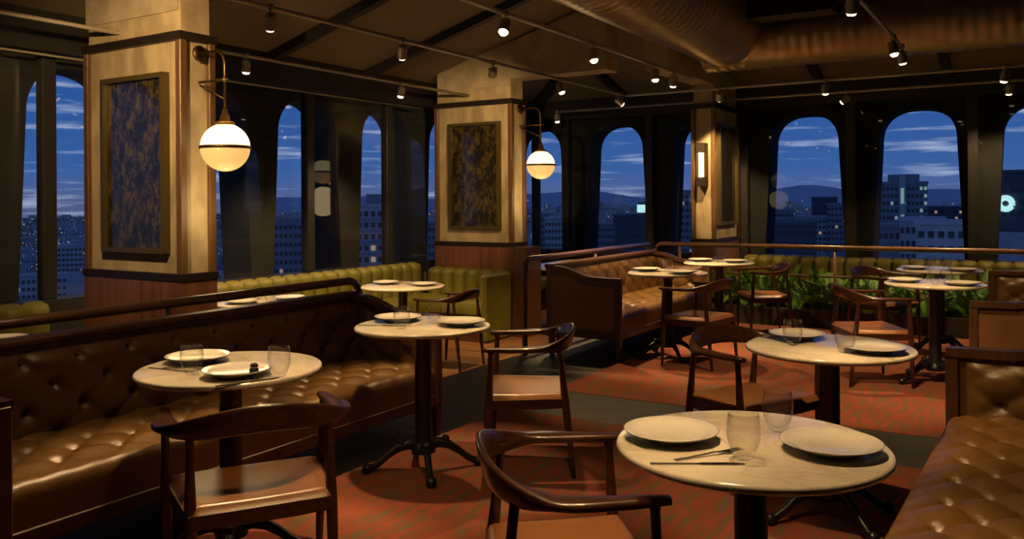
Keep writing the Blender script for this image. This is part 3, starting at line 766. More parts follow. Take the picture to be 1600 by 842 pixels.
# ------------------------------------------------------------------ armchairs (local: faces +y)
def make_chair(label):
    t = thing('armchair', label, 'chair', (0, 0, 0), 0, 'walnut armchairs with leather seats')
    # horseshoe rail
    N = 48
    rings = []
    for i in range(N+1):
        s = -1 + 2*i/N
        a = s*PI*0.5
        # plan path: superellipse at the back, straight arms
        if abs(s) < 0.66:
            q = s/0.66*PI/2
            x = 0.295*math.copysign(abs(math.sin(q))**0.85, q); y = -0.235*abs(math.cos(q))**0.80 if abs(s) < 0.6599 else 0.0
            dx, dy = math.cos(q), abs(math.sin(q))*math.copysign(1, q)*0.8
        else:
            q = (abs(s)-0.66)/0.34
            x = math.copysign(0.295 - 0.012*q, s); y = 0.215*q
            dx, dy = 0.0001, math.copysign(1, s)
        m = abs(s)
        back = max(0.0, 1 - m/0.52)
        back = back*back*(3-2*back)
        z = 0.650 + 0.040*back + 0.006*max(0, 1-abs(m-0.5)/0.3)
        arm = min(1, max(0, (m-0.30)/0.35)); arm = arm*arm*(3-2*arm)
        tip = max(0.0, (m-0.86)/0.14)
        hh = (0.0135 + 0.035*max(0.0, 1-(m/0.56)**2))*(1-0.25*tip)
        ww = 0.0125*(1-arm) + (0.026 + 0.016*math.exp(-((m-0.60)/0.16)**2))*arm
        ww *= (1-0.35*tip)
        tl = math.hypot(dx, dy); tx, ty = dx/tl, dy/tl
        nx, ny = ty, -tx      # outward-ish normal in plan
        tilt = -0.22*(1-arm)
        ring = []
        for j in range(12):
            c_, s_ = math.cos(2*PI*j/12), math.sin(2*PI*j/12)
            c_ = math.copysign(abs(c_)**0.6, c_); s_ = math.copysign(abs(s_)**0.6, s_)
            u = c_*ww; w = s_*hh
            ring.append((x + nx*(u - w*tilt), y + ny*(u - w*tilt), z + w))
        rings.append(ring)
    MB().loft(rings).build('arm_and_back_rail', 'chairwood', t)
    def leg(x0, y0, x1, y1, ztop):
        pts, rr = [], []
        for z, r in ((0.0, 0.0105), (0.12, 0.0145), (0.30, 0.0195), (0.385, 0.0205), (0.46, 0.0175), (0.56, 0.0140), (ztop-0.02, 0.0135), (ztop, 0.017)):
            f = z/ztop
            pts.append((x0+(x1-x0)*f, y0+(y1-y0)*f, z)); rr.append(r)
        MB().tube(pts, rr, 12).build('leg', 'chairwood', t)
    for sx in (-1, 1):
        leg(sx*0.268, 0.205, sx*0.283, 0.175, 0.645)
        leg(sx*0.228, -0.235, sx*0.225, -0.165, 0.660)
    # seat rails
    def seat_rail(p, q):
        p, q = Vector(p), Vector(q)
        d = (q-p).normalized(); u = Vector((-d.y, d.x, 0))*0.011
        r = []
        for f, hh in ((0, 0.022), (0.25, 0.027), (0.75, 0.027), (1, 0.022)):
            c_ = p + (q-p)*f
            r.append([c_-u+Vector((0, 0, -hh)), c_+u+Vector((0, 0, -hh)), c_+u+Vector((0, 0, 0.022)), c_-u+Vector((0, 0, 0.022))])
        MB().loft(r, smooth=False).build('seat_rail', 'chairwood', t)
    z = 0.375
    seat_rail((-0.268, 0.195, z), (0.268, 0.195, z)); seat_rail((-0.228, -0.205, z), (0.228, -0.205, z))
    for sx in (-1, 1): seat_rail((sx*0.226, -0.205, z), (sx*0.268, 0.195, z))
    # upholstered seat
    def sfn(i, j):
        u, v = 2*i-1, 2*j-1
        k = max(abs(u), abs(v))
        w = 0.236 + 0.035*(v+1)/2
        x = u*w; y = v*0.212 - 0.004 + 0.012*(1-u*u)*(1 if v > 0 else 0)
        zz = 0.425 - 0.016*(1-u*u)*(1-v*v)
        edge = max(0, (k-0.86)/0.14)
        zz -= 0.030*edge*edge
        return (x, y, zz)
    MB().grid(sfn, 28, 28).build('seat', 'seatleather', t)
    return t
CH_ = [((-2.335, 2.045), (-0.84, 0.545), 'walnut armchair seen from behind at bottom left'),
       ((-2.29, 3.85), (-0.87, -0.49), 'walnut armchair facing left beside the second table of the left sofa'),
       ((-1.113, 2.083), (0.80, 0.60), 'walnut armchair at bottom centre pushed under the nearest table'),
       ((-1.21, 4.22), (0.90, -0.44), 'dark walnut armchair left of the blue-reflecting right table'),
       ((-2.42, 6.92), (-0.97, 0.15), 'walnut armchair with lit tan seat under the middle sofa table'),
       ((-2.38, 8.78), (-0.85, -0.50), 'walnut armchair before the ferns, right of the table below the sconce column'),
       ((-1.07, 6.92), (0.87, 0.50), 'walnut armchair left of the table before the right ferns'),
       ((-1.23, 8.70), (0.88, -0.40), 'farthest walnut armchair, before the yellow green banquette')]
first = None
for p, f, lab in CH_:
    rz = math.atan2(-f[0], f[1])
    if first is None:
        first = make_chair(lab); first.location = (*p, RZ); first.rotation_euler = (0, 0, rz)
    else: copy_tree(first, (*p, RZ), rz, lab)
copy_tree(first, (-4.66, 6.42, LOW), math.atan2(1.0, -0.1), 'walnut armchair standing at the green booth table')

# ------------------------------------------------------------------ planter and ferns
t = thing('planter_box', 'long dark planter box below the golden handrail', 'planter', (0, 0, 0))
MB().bbox(-3.55, 4.2, 9.45, 9.47, 0.0, 0.20, 0.004).build('front_board', 'planter', t)
MB().bbox(-3.55, 4.2, 9.88, 9.90, 0.0, 0.20, 0.004).build('rear_board', 'planter', t)
MB().bbox(-3.57, -3.55, 9.45, 9.90, 0.0, 0.20, 0.004).build('end_board', 'planter', t)
MB().box(-3.55, 4.2, 9.47, 9.88, 0.01, 0.17).build('soil', 'soil', t)
def frond(L, droop, seed):
    rnd = random.Random(seed)
    mb = MB()
    pts = []
    N = 14
    for i in range(N+1):
        s = i/N
        pts.append(Vector((L*0.75*math.sin(s*1.25), 0, L*(0.95*s - droop*s*s))))
    mb.tube([tuple(p) for p in pts[::2]], [0.003 - 0.0022*i/(len(pts[::2])-1) for i in range(len(pts[::2]))], 4)
    vs, fs = [], []
    M2 = 30
    for i in range(2, M2+1):
        s = i/M2
        k = min(int(s*N), N-1); fr = s*N-k
        p = pts[k].lerp(pts[k+1], fr); tan = (pts[k+1]-pts[k]).normalized()
        ll = L*0.17*math.sin(PI*min(1, s*0.86+0.10))**0.8 + 0.008
        for sd in (-1, 1):
            d = (Vector((0, sd, 0)) + tan*0.45 + Vector((0, 0, -0.22))).normalized()
            w = tan*0.0065
            o = len(vs)
            m_ = p + d*ll*0.5 + Vector((0, 0, 0.006))
            vs += [p-w*0.4, m_-w, p+d*ll, m_+w]
            fs += [(o, o+1, o+2, o+3)]
    mb.add(vs, fs)
    return mb.mesh('frond', 'fern')
fronds = [frond(0.54, 0.50, 1), frond(0.46, 0.36, 2), frond(0.60, 0.86, 3), frond(0.44, 0.15, 4)]
rnd = random.Random(11)
nf = 13
fern_lab = ['at the left end of the planter', 'right end']
for k in range(nf):
    x = -3.38 + 0.272*k; y = 9.66 + rnd.uniform(-0.06, 0.08)
    if k == 0: lab = 'green fern at the left end of the long planter'
    elif k < 13: lab = 'green feathery fern in the planter, number %s from its left end' % ['zero', 'two', 'three', 'four', 'five', 'six', 'seven', 'eight', 'nine', 'ten', 'eleven', 'twelve', 'thirteen'][k]
    else: lab = 'green feathery fern in the right half of the planter, partly hidden by the sofas'
    t = thing('fern', lab, 'fern', (x, y, 0.165), rnd.uniform(0, 6), 'ferns in the long planter')
    for j in range(20):
        o = place('frond', fronds[rnd.randrange(4)], t, (0, 0, 0), j*2*PI*0.381966 + rnd.uniform(-0.2, 0.2))
        sc_ = rnd.uniform(0.85, 1.2)
        o.scale = (sc_, sc_, sc_*rnd.uniform(1.0, 1.35))

# ------------------------------------------------------------------ ducts
def duct(path_fn, L, r, label, n=40, pitch=0.11):
    mb = MB(); rings = []
    m = int(L/pitch*4)
    for i in range(m+1):
        s = L*i/m
        rr = r + (0.010 if i % 4 == 0 else 0.0)
        rings.append([path_fn(s, rr*math.cos(2*PI*j/n), rr*math.sin(2*PI*j/n)) for j in range(n)])
    mb.loft(rings)
    return tag(mb.build('air_duct', 'duct'), label, 'air duct')
duct(lambda s, a, b: (-2.74+a, -2.5+s, 3.20+b), 11.2, 0.41, 'wide ribbed steel air duct running back from above us')
duct(lambda s, a, b: (-3.0+s, 8.90+a, 3.05+b), 7.4, 0.285, 'narrower steel air duct crossing above the right windows')
t = thing('vent_box', 'dark rectangular box hanging at the duct crossing', 'vent box', (-2.0, 8.30, 3.12))
MB().bbox(-0.42, 0.42, -0.2, 0.2, 0.03, 0.26, 0.008).build('box', 'upper', t)
for q in ((-0.42, 0.42, -0.23, -0.2, 0.0, 0.03), (-0.42, 0.42, -0.23, -0.2, 0.26, 0.29), (-0.42, -0.39, -0.23, -0.2, 0.03, 0.26), (0.39, 0.42, -0.23, -0.2, 0.03, 0.26)):
    MB().box(*q).build('frame_bar', 'brassdark', t)

# ------------------------------------------------------------------ track pipes and spotlights
ZT = 2.635
def pipe(p, q, label, r=0.016):
    return tag(MB().tube([p, q], r, 10).build('lighting_pipe', 'trackmetal'), label, 'pipe', 'ceiling lighting pipes')
pipe((-5.66, -2.5, ZT), (-5.66, 8.20, ZT), 'thin metal lighting pipe above the left windows')
pipe((-4.13, -2.5, ZT), (-4.13, 9.29, ZT), 'metal lighting pipe running above the handrail of the left sofa')
pipe((-2.97, -2.5, ZT), (-2.97, 8.30, ZT), 'metal lighting pipe running below the wide air duct')
pipe((-4.13, 9.29, ZT), (4.4, 9.29, ZT), 'metal lighting pipe crossing above the fern planter')
pipe((-5.66, 10.44, ZT), (4.4, 10.44, ZT), 'metal lighting pipe just before the back windows')
pipe((-0.95, -2.0, 2.68), (-0.95, 7.9, 2.68), 'metal lighting pipe slanting into view at top right')
pipe((-6.34, 0.5, 2.52), (-6.34, 8.2, 2.52), 'thin conduit along the top of the left windows', 0.009)
can_me = MB().lathe([(0.001, 0.0), (0.026, 0.0), (0.033, -0.012), (0.036, -0.030), (0.036, -0.085), (0.039, -0.09), (0.039, -0.103), (0.033, -0.103), (0.031, -0.092), (0.001, -0.088)], 18).mesh('lamp_can', 'trackmetal')
lens_me = MB().lathe([(0.001, -0.089), (0.031, -0.0905), (0.031, -0.106), (0.024, -0.118), (0.001, -0.122)], 16).mesh('lens', 'lens')
yoke = MB(); yoke.tube([(0, 0, 0), (0, 0, -0.045)], 0.008, 8); yoke.tube([(-0.042, 0, -0.10), (-0.042, 0, -0.045), (0.042, 0, -0.045), (0.042, 0, -0.10)], 0.005, 6)
yoke_me = yoke.mesh('yoke', 'trackmetal')
clamp_me = MB().lathe([(0.001, 0.022), (0.022, 0.022), (0.024, 0.0), (0.022, -0.022), (0.001, -0.022)], 12).mesh('clamp', 'trackmetal')
LK = 2.5
def spot(p, aim, label, watts, deg=48, blend=0.5, drop=0.0, col=(1.0, 0.645, 0.295), size=0.028):
    t = thing('spotlight', label, 'spotlight', p, 0, 'ceiling spotlights')
    place('clamp', clamp_me, t)
    place('yoke', yoke_me, t, (0, 0, -drop))
    if drop: MB().tube([(0, 0, 0), (0, 0, -drop)], 0.008, 8).build('stem', 'trackmetal', t)
    piv = Vector((0, 0, -0.085-drop))
    d = (Vector(aim) - (Vector(p)+piv)).normalized()
    q = d.to_track_quat('-Z', 'Y')
    can = place('lamp_can', can_me, t); can.rotation_mode = 'QUATERNION'; can.rotation_quaternion = q; can.location = piv - d*0.05
    ln = place('lens', lens_me, can)
    l = bpy.data.lights.new('spot_beam', 'SPOT'); l.energy = watts*LK; l.color = col; l.spot_size = math.radians(deg); l.spot_blend = blend; l.shadow_soft_size = size
    lo = bpy.data.objects.new('spot_beam', l); COL.objects.link(lo); lo.parent = can; lo.location = (0, 0, -0.135)
    return t
def T(k, z=0.75): return (*TAB[k][0], z)
P1, P2, P3 = -5.66, -4.13, -2.97
# on the window pipe
spot((P1, 4.90, ZT), (-6.05, 5.1, 0.5), 'spotlight right of the near column, above the windows', 80, 95)
spot((P1, 6.96, ZT), (-6.0, 6.7, 0.5), 'spotlight above the windows before the middle column', 60, 90)
spot((P1, 2.3, ZT), (-5.3, 2.5, 0.6), 'spotlight above the far left table', 40)
# on the handrail pipe
spot((P2, 3.77, ZT), (-5.31, 4.80, 0.6), 'bright spotlight at top left, right of the near column', 95)
spot((P2, 5.09, ZT), (-5.13, 6.31, 0.6), 'spotlight on the handrail pipe, second from the near column', 95)
spot((P2, 6.37, ZT), (-5.55, 8.25, 1.85), 'spotlight just before the middle column aimed at its panel', 78, 66, 0.8)
spot((P2, 7.64, ZT), (-3.35, 7.7, 0.5), 'spotlight right of the middle column above the sofa', 120, 70)
spot((P2, 9.08, ZT), (-3.4, 10.05, 1.6), 'spotlight where the lighting pipes meet, tilted to the right', 40, 40)
spot((P2, 2.35, ZT), (-5.25, 3.70, 1.95), 'spotlight above the frame aimed at the nearest column panel', 82, 80, 0.6)
spot((P2, 1.30, ZT), (-3.2, 2.4, 0.5), 'spotlight above the frame aimed at the left sofa', 9)
spot((P3, 2.05, ZT), (-3.6, 2.7, 0.65), 'added unseen spotlight brightening the left sofa back', 7, 70)  # unseen lamp, added to brighten the sofa back
# below the wide duct
spot((P3, 4.73, ZT), (-2.712, 3.60, 0.75), 'spotlight at top centre below the wide duct', 55, 46)
spot((P3, 6.04, ZT), (-2.2, 5.6, 0.0), 'spotlight below the wide duct, second from the top', 55)
spot((P3, 7.33, ZT), (-2.765, 7.10, 0.75), 'spotlight below the far half of the wide duct', 60)
spot((P3, 7.80, ZT), (-3.3, 8.25, 0.62), 'last spotlight below the wide duct beside its end', 90, 80)
spot((P3, 2.75, ZT), (-2.70, 2.25, 0.75), 'spotlight above the frame over the near left table', 85, 46)
spot((P3, 3.35, ZT), (-2.712, 3.496, 0.75), 'spotlight above the frame over the second left table', 62, 44)
# right pipes
spot((-1.86, 9.29, ZT), (-1.9, 9.62, 0.3), 'spotlight above the fern planter, right of the sconce column', 60, 70)
spot((-3.0, 9.29, ZT), (-3.35, 10.5, 1.4), 'spotlight on the planter pipe right before the sconce column', 80, 50)
spot((-0.23, 9.29, ZT), (-0.6, 9.6, 0.3), 'spotlight at the right edge above the ferns', 60, 70)
spot((-1.86, 10.44, ZT), (-3.3, 10.55, 1.5), 'tilted spotlight before the gap between the two right arches', 40, 56)
spot((-0.22, 10.44, ZT), (-0.3, 11.0, 0.5), 'tilted spotlight before the rightmost window pier', 42, 110)
spot((-5.70, 10.44, ZT), (-5.4, 10.4, 0.5), 'lone spotlight above the arch beside the smaller-looking globe lamp', 25)
spot((1.2, 9.29, ZT), (1.2, 9.6, 0.3), 'spotlight beyond the right edge above the planter', 50, 70)
spot((1.2, 10.44, ZT), (1.2, 11.0, 0.5), 'spotlight beyond the right edge before the windows', 30, 75)
# centre pipe
spot((-0.95, 7.35, 2.68), (-0.64, 7.11, 0.75), 'spotlight at the end of the slanting pipe, top right', 60, 50)
spot((-0.95, 5.55, 2.68), (-1.3, 6.6, 0.0), 'cut-off spotlight at the top edge right of centre', 60, 60)
spot((-0.95, 7.85, 2.68), (-0.73, 8.45, 0.75), 'spotlight beside the pipe end above the farthest right table', 45, 50)
spot((-0.95, 3.60, 2.68), (-0.80, 3.95, 0.75), 'spotlight above the frame over the blue-reflecting table', 55, 50)
spot((-0.95, 2.35, 2.68), (-0.64, 2.23, 0.75), 'spotlight above the frame over the nearest table', 46, 50)
spot((-0.95, 3.0, 2.68), (0.0, 3.2, 0.4), 'spotlight above the frame aimed at the bottom right sofa', 45, 60)
spot((-0.95, 1.6, 2.68), (-1.6, 2.5, 0.0), 'spotlight above the frame aimed at the carpet', 34, 60)
spot((-0.95, 4.6, 2.68), (-0.2, 6.25, 0.45), 'spotlight above the frame aimed at the framed leather end panel', 60, 60)

# ------------------------------------------------------------------ the city
GZ = -150.0
def city_mat(name, wall, lit_col, lit_frac, estr, sx=3.2, sz=3.4):
    m, nt, b = node_mat(name); L = nt.links
    geo = nt.nodes.new('ShaderNodeNewGeometry')
    sep = nt.nodes.new('ShaderNodeSeparateXYZ'); L.new(geo.outputs['Position'], sep.inputs[0])
    add = nt.nodes.new('ShaderNodeMath'); add.operation = 'ADD'; L.new(sep.outputs['X'], add.inputs[0]); L.new(sep.outputs['Y'], add.inputs[1])
    def frac(inp, d):
        dv = nt.nodes.new('ShaderNodeMath'); dv.operation = 'DIVIDE'; L.new(inp, dv.inputs[0]); dv.inputs[1].default_value = d
        fl = nt.nodes.new('ShaderNodeMath'); fl.operation = 'FLOOR'; L.new(dv.outputs[0], fl.inputs[0])
        fr = nt.nodes.new('ShaderNodeMath'); fr.operation = 'FRACT'; L.new(dv.outputs[0], fr.inputs[0])
        lt = nt.nodes.new('ShaderNodeMath'); lt.operation = 'GREATER_THAN'; L.new(fr.outputs[0], lt.inputs[0]); lt.inputs[1].default_value = 0.42
        return fl.outputs[0], lt.outputs[0]
    fx, mx = frac(add.outputs[0], sx); fz, mz = frac(sep.outputs['Z'], sz)
    cmb = nt.nodes.new('ShaderNodeCombineXYZ'); L.new(fx, cmb.inputs[0]); L.new(fz, cmb.inputs[1])
    wn_ = nt.nodes.new('ShaderNodeTexWhiteNoise'); wn_.noise_dimensions = '3D'; L.new(cmb.outputs[0], wn_.inputs[0])
    th = nt.nodes.new('ShaderNodeMath'); th.operation = 'GREATER_THAN'; L.new(wn_.outputs[0], th.inputs[0]); th.inputs[1].default_value = 1-lit_frac
    mu = nt.nodes.new('ShaderNodeMath'); mu.operation = 'MULTIPLY'; L.new(mx, mu.inputs[0]); L.new(mz, mu.inputs[1])
    nz = nt.nodes.new('ShaderNodeSeparateXYZ'); L.new(geo.outputs['Normal'], nz.inputs[0])
    side = nt.nodes.new('ShaderNodeMath'); side.operation = 'LESS_THAN'; L.new(nz.outputs['Z'], side.inputs[0]); side.inputs[1].default_value = 0.5
    mu3 = nt.nodes.new('ShaderNodeMath'); mu3.operation = 'MULTIPLY'; L.new(mu.outputs[0], mu3.inputs[0]); L.new(side.outputs[0], mu3.inputs[1])
    mu2 = nt.nodes.new('ShaderNodeMath'); mu2.operation = 'MULTIPLY'; L.new(mu3.outputs[0], mu2.inputs[0]); L.new(th.outputs[0], mu2.inputs[1])
    st = nt.nodes.new('ShaderNodeMath'); st.operation = 'MULTIPLY'; L.new(mu2.outputs[0], st.inputs[0]); st.inputs[1].default_value = estr
    mixc = nt.nodes.new('ShaderNodeMix'); mixc.data_type = 'RGBA'; L.new(mu3.outputs[0], mixc.inputs['Factor'])
    mixc.inputs['A'].default_value = (*wall, 1); mixc.inputs['B'].default_value = (wall[0]*0.35, wall[1]*0.35, wall[2]*0.4, 1)
    L.new(mixc.outputs['Result'], b.inputs['Base Color'])
    b.inputs['Emission Color'].default_value = (*lit_col, 1); L.new(st.outputs[0], b.inputs['Emission Strength'])
    b.inputs['Roughness'].default_value = 0.8
    return m
M['city1'] = city_mat('far_facades_hazed', (0.58, 0.60, 0.62), (1.0, 0.78, 0.5), 0.04, 0.4)  # wall colour lightened to carry the distance haze
M['city2'] = city_mat('far_facades_dark_hazed', (0.36, 0.38, 0.40), (1.0, 0.85, 0.65), 0.05, 0.4)  # haze lightens this darker wall colour too
M['ground'] = pmat('city_ground', (0.10, 0.115, 0.13), 0.95, col2=(0.17, 0.18, 0.20), scale=0.02)
M['hill'] = pmat('hill_haze_tint', (0.42, 0.46, 0.55), 0.95, col2=(0.48, 0.52, 0.60), scale=0.004)  # pale blue stands for distance haze, painted into the hill colour
M['bwall'] = pmat('pale_facade', (0.42, 0.43, 0.46), 0.85, col2=(0.5, 0.5, 0.52), scale=0.3)
M['bdark'] = pmat('dark_facade', (0.09, 0.10, 0.13), 0.8)
M['bgrey'] = pmat('grey_facade', (0.24, 0.26, 0.30), 0.8, col2=(0.28, 0.30, 0.34), scale=0.3)
M['bwin'] = pmat('unlit_window', (0.03, 0.04, 0.06), 0.2)
M['lit_warm'] = pmat('lit_window_warm', (0.5, 0.4, 0.3), 0.5, emit=(1.0, 0.66, 0.34), estr=0.30)
M['lit_green'] = pmat('lit_window_pale', (0.4, 0.5, 0.45), 0.5, emit=(0.55, 0.85, 0.75), estr=0.30)
M['lit_sign'] = pmat('lit_sign', (0.5, 0.6, 0.6), 0.5, emit=(0.55, 0.95, 0.90), estr=0.9)
M['lit_red'] = pmat('red_beacon', (0.5, 0.1, 0.1), 0.5, emit=(1.0, 0.10, 0.12), estr=1.5)

cgn = MB(); cgn.box(-9000, 9000, 40, 16000, GZ-1, GZ); cgn.build('city_ground', 'ground')['kind'] = 'structure'
bpy.data.objects['city_ground']['label'] = 'dim city ground far below the windows'
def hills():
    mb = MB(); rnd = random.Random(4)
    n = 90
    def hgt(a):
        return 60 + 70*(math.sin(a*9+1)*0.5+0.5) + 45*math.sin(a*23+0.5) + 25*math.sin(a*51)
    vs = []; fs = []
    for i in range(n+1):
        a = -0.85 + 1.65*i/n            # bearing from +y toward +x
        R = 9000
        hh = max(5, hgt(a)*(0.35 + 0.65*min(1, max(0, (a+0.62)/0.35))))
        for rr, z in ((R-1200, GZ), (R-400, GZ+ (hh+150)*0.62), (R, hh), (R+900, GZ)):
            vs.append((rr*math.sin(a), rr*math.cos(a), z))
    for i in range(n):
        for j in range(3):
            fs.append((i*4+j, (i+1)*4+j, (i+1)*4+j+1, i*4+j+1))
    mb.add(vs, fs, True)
    o = mb.build('hill_range', 'hill'); o['kind'] = 'structure'; o['label'] = 'low hills on the horizon, tinted blue with painted haze'
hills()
def mass(name, mat, n, seed, label):
    rnd = random.Random(seed); mb = MB()
    for _ in range(n):
        a = rnd.uniform(-1.16, 0.12)
        left = a < -0.60
        d0 = 950 if left else 650
        d = d0*(8200/d0)**rnd.random()
        x, y = d*math.sin(a), d*math.cos(a)
        if y < 60: continue
        w = rnd.uniform(8, 20)*(1+d/3500); l = rnd.uniform(8, 20)*(1+d/3500)
        tall = rnd.random()**2.0
        hh = 9 + (42 if left else 95)*tall
        if rnd.random() < 0.05: hh += 25
        if d > 3500: hh += 25*rnd.random()
        hh = min(hh, 148 - d*0.012 if d < 2500 else 138)
        mb.box(x-w/2, x+w/2, y-l/2, y+l/2, GZ, GZ+hh)
        if rnd.random() < 0.4: mb.box(x-w/5, x+w/5, y-l/5, y+l/5, GZ+hh, GZ+hh+rnd.uniform(3, 6))
    o = mb.build(name, mat); o['kind'] = 'stuff'; tag(o, label, 'city')
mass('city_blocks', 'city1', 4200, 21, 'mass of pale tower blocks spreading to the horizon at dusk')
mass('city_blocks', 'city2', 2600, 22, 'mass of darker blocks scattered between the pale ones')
def lights():
    rnd = random.Random(5); 
    for nm, mat, n, lab in (('city_lights', 'lit_warm', 900, 'tiny warm lights sprinkled across the distant city'), ('city_lights', 'lit_green', 350, 'tiny pale lights sprinkled across the distant city')):
        mb = MB()
        for _ in range(n):
            a = rnd.uniform(-1.16, 0.12); d = 500*(8000/500)**rnd.random()
            s = d*rnd.uniform(0.0003, 0.0007)
            z = GZ + rnd.uniform(20, 120) if d < 5000 else GZ+rnd.uniform(20, 150)
            x, y = d*math.sin(a), d*math.cos(a)
            mb.box(x-s, x+s, y-s, y+s, z-s, z+s)
        o = mb.build(nm, mat); o['kind'] = 'stuff'; tag(o, lab, 'lights')
lights()

WCOL = 1.6
def building(name, label, dist, bearing_px, width, depth, top, wall, floors, cols, lit, rot=None, z0=None, win='bwin', fh=3.3, cat='building'):
    # bearing given as an angle (radians) from +y towards -x; built facing the tower we stand in
    a = bearing_px
    x, y = -dist*math.sin(a), dist*math.cos(a)
    t = thing(name, label, cat, (x, y, GZ), a if rot is None else rot)
    cols = int(cols*WCOL); floors = int(floors*1.15)
    H = top - GZ
    MB().box(-width/2, width/2, 0, depth, 0, H).build('walls', wall, t)
    MB().box(-width/2-0.4, width/2+0.4, -0.4, depth+0.4, H, H+1.0).build('parapet', wall, t)
    wm = MB().box(-width/cols*0.31, width/cols*0.31, -0.15, 0.05, -fh*0.22, fh*0.22).mesh('window', win)
    lm = MB().box(-width/cols*0.31, width/cols*0.31, -0.15, 0.05, -fh*0.22, fh*0.22).mesh('window', lit[0])
    rnd = random.Random(label)
    for r in range(floors):
        for c in range(cols):
            me = lm if rnd.random() < lit[1]*0.5 else wm
            place('window', me, t, (-width/2 + width*(c+0.5)/cols, 0, H-2.2-fh*r))
    return t
def brg(px): # photograph column -> compass bearing used only to site each far building
    return 0.5535 - math.atan((px-800)/1320.0)
def eye(py, dist, px=800): return 1.4 + (312.65 - 0.0068*(px-800) - py)/1320.0*dist*math.cos(math.atan((px-800)/1320.0))
# tall tower in the right arch
D_ = 420
b = building('tower_block', 'tall tower with a lit stair shaft seen through the right arch', D_, brg(1410), 20.5, 16, eye(287, D_, 1410), 'bgrey', 16, 8, ('lit_green', 0.22))
H = eye(287, D_, 1410)-GZ
MB().box(-6, 7, 1, 12, H, H+4.2).build('roof_house', 'bgrey', b)
MB().box(-1.3, 1.3, -0.7, 0.3, H-58, H+4.2).build('stair_shaft', 'bwall', b)
for z0, z1 in ((H-9, H-2), (H-22, H-14), (H-30, H-27)):
    MB().box(-0.7, 0.7, -0.85, -0.65, z0, z1).build('lit_shaft_window', 'lit_green', b)
# banded apartment block in the left arch
D_ = 270
b = building('apartment_block', 'pale apartment block with balcony bands seen through the left arch', D_, brg(588), 17, 16, eye(323, D_, 588), 'bwall', 13, 5, ('lit_warm', 0.06), fh=3.6)
H = eye(323, D_, 588)-GZ
MB().box(-3.2, 2.2, 2, 8, H, H+4.0).build('roof_house', 'bgrey', b)
for r in range(13):
    MB().box(-8.6, 8.6, -0.9, 0.0, H-4.4-3.6*r, H-3.5-3.6*r).build('balcony_band', 'bgrey', b)
# dark slab at the right frame edge with ring sign
D_ = 300
b = building('dark_slab_block', 'dark slab block with a glowing ring sign at the right edge', D_, brg(1601), 17, 14, eye(270, D_, 1600), 'bdark', 4, 5, ('lit_green', 0.0))
H = eye(270, D_, 1600)-GZ
ring = MB(); pts_ = [(4.8*0+1.75*math.cos(a), -0.5, 1.75*math.sin(a)) for a in [2*PI*i/24 for i in range(25)]]
o = MB().tube(pts_, 0.85, 8).build('ring_sign', 'lit_sign', b, (-5.0, -0.2, H-9.3)); o['label'] = 'glowing pale green ring sign'
MB().box(-9.5, 9.5, -3, 0, 0, H-18).build('lower_wing', 'bwall', b)
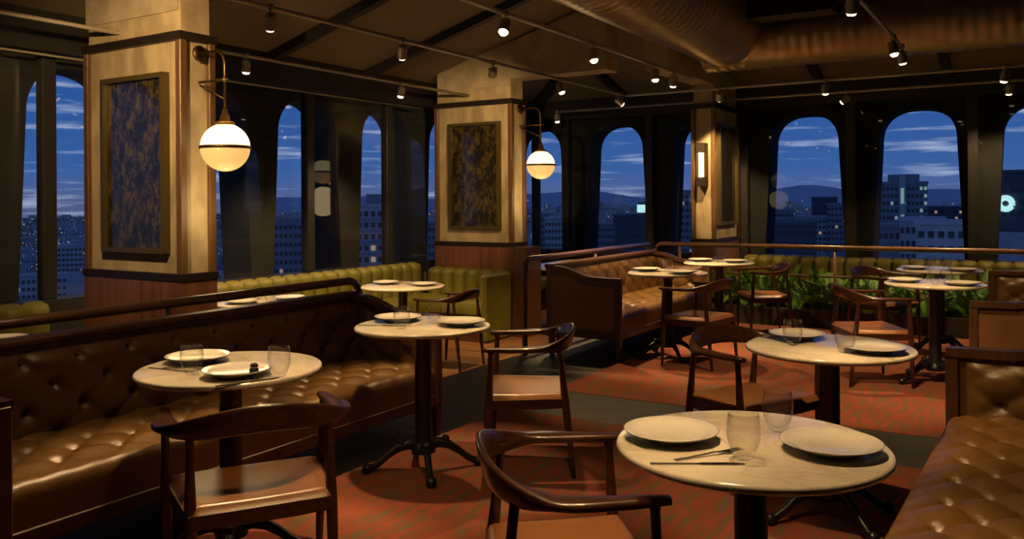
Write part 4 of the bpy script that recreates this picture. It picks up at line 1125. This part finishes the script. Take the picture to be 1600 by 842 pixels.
# smaller blocks
SM = [(1288, 560, 15, 310, 'bdark', 12, 5, ('lit_warm', 0.10), 'slim dark tower right of centre in the first right arch'),
      (1262, 520, 20, 340, 'bwall', 6, 6, ('lit_warm', 0.06), 'pale block beside the slim dark tower'),
      (1238, 260, 13, 352, 'bdark', 5, 5, ('lit_warm', 0.0), 'low dark roof block in the first right arch'),
      (1225, 480, 10, 330, 'bgrey', 10, 4, ('lit_warm', 0.10), 'grey block at the left side of the first right arch'),
      (1310, 500, 12, 320, 'bgrey', 10, 4, ('lit_warm', 0.12), 'grey block at the right side of the first right arch'),
      (1440, 230, 10, 346, 'bwall', 7, 5, ('lit_warm', 0.04), 'pale house block below the tall tower'),
      (1478, 210, 12, 351, 'bwall', 6, 4, ('lit_warm', 0.03), 'pale house at the right foot of the second right arch'),
      (1402, 250, 13, 356, 'bgrey', 6, 6, ('lit_warm', 0.06), 'low grey block under the tall tower'),
      (1475, 520, 22, 325, 'bdark', 6, 7, ('lit_warm', 0.14), 'dark block with orange windows before the hill'),
      (1070, 420, 8, 300, 'bgrey', 14, 3, ('lit_green', 0.08), 'slim block with a domed top left of the sconce column'),
      (985, 380, 15, 338, 'bdark', 8, 6, ('lit_warm', 0.04), 'dark block in the centre arch'),
      (950, 420, 14, 352, 'bgrey', 8, 6, ('lit_warm', 0.05), 'low grey block at the foot of the centre arch'),
      (845, 430, 9, 336, 'bgrey', 12, 4, ('lit_warm', 0.05), 'grey tower below the smaller-looking globe lamp'),
      (866, 400, 9, 343, 'bwall', 12, 4, ('lit_warm', 0.05), 'pale ribbed tower right of the smaller-looking globe lamp'),
      (450, 330, 14, 346, 'bgrey', 12, 5, ('lit_warm', 0.05), 'grey block in the arch right of the large globe lamp'),
      (470, 360, 9, 362, 'bwall', 9, 4, ('lit_warm', 0.04), 'pale block at the foot of the arch right of the large globe'),
      (668, 340, 9, 350, 'bgrey', 12, 4, ('lit_warm', 0.04), 'grey block beside the middle column, left side'),
      (105, 620, 22, 385, 'bwall', 5, 6, ('lit_warm', 0.05), 'pale low block far below the leftmost window'),
      (60, 430, 22, 432, 'bwall', 4, 7, ('lit_green', 0.10), 'pale roofs at the foot of the leftmost window')]
for px, d, w, py, wall, fl, co, lit, lab in SM:
    building('city_block', lab, d, brg(px), w, 12, eye(py, d, px), wall, fl, co, lit)
# pole tower with a green-lit head
D_ = 350; a = brg(1003); x, y = -D_*math.sin(a), D_*math.cos(a)
t = thing('beacon_tower', 'thin tower with a green lit head in the centre arch', 'tower', (x, y, GZ), a)
zt = eye(332, D_, 1003)-GZ
MB().box(-1.6, 1.6, 0, 3, 0, zt).build('shaft', 'bdark', t)
MB().box(-2.0, 2.0, -0.3, 3.3, zt, zt+3.2).build('lit_head', 'lit_sign', t)
MB().box(-1.6, 1.6, 0, 3, zt+3.2, zt+4.2).build('cap', 'bdark', t)
D_ = 500; a = brg(431); x, y = -D_*math.sin(a), D_*math.cos(a)
tag(MB().sphere((0, 0, 0), 1.0, n=10, m=6).build('roof_beacon', 'lit_red', None, (x, y, eye(415, D_, 431))), 'small red light low in the arch right of the large globe', 'light')
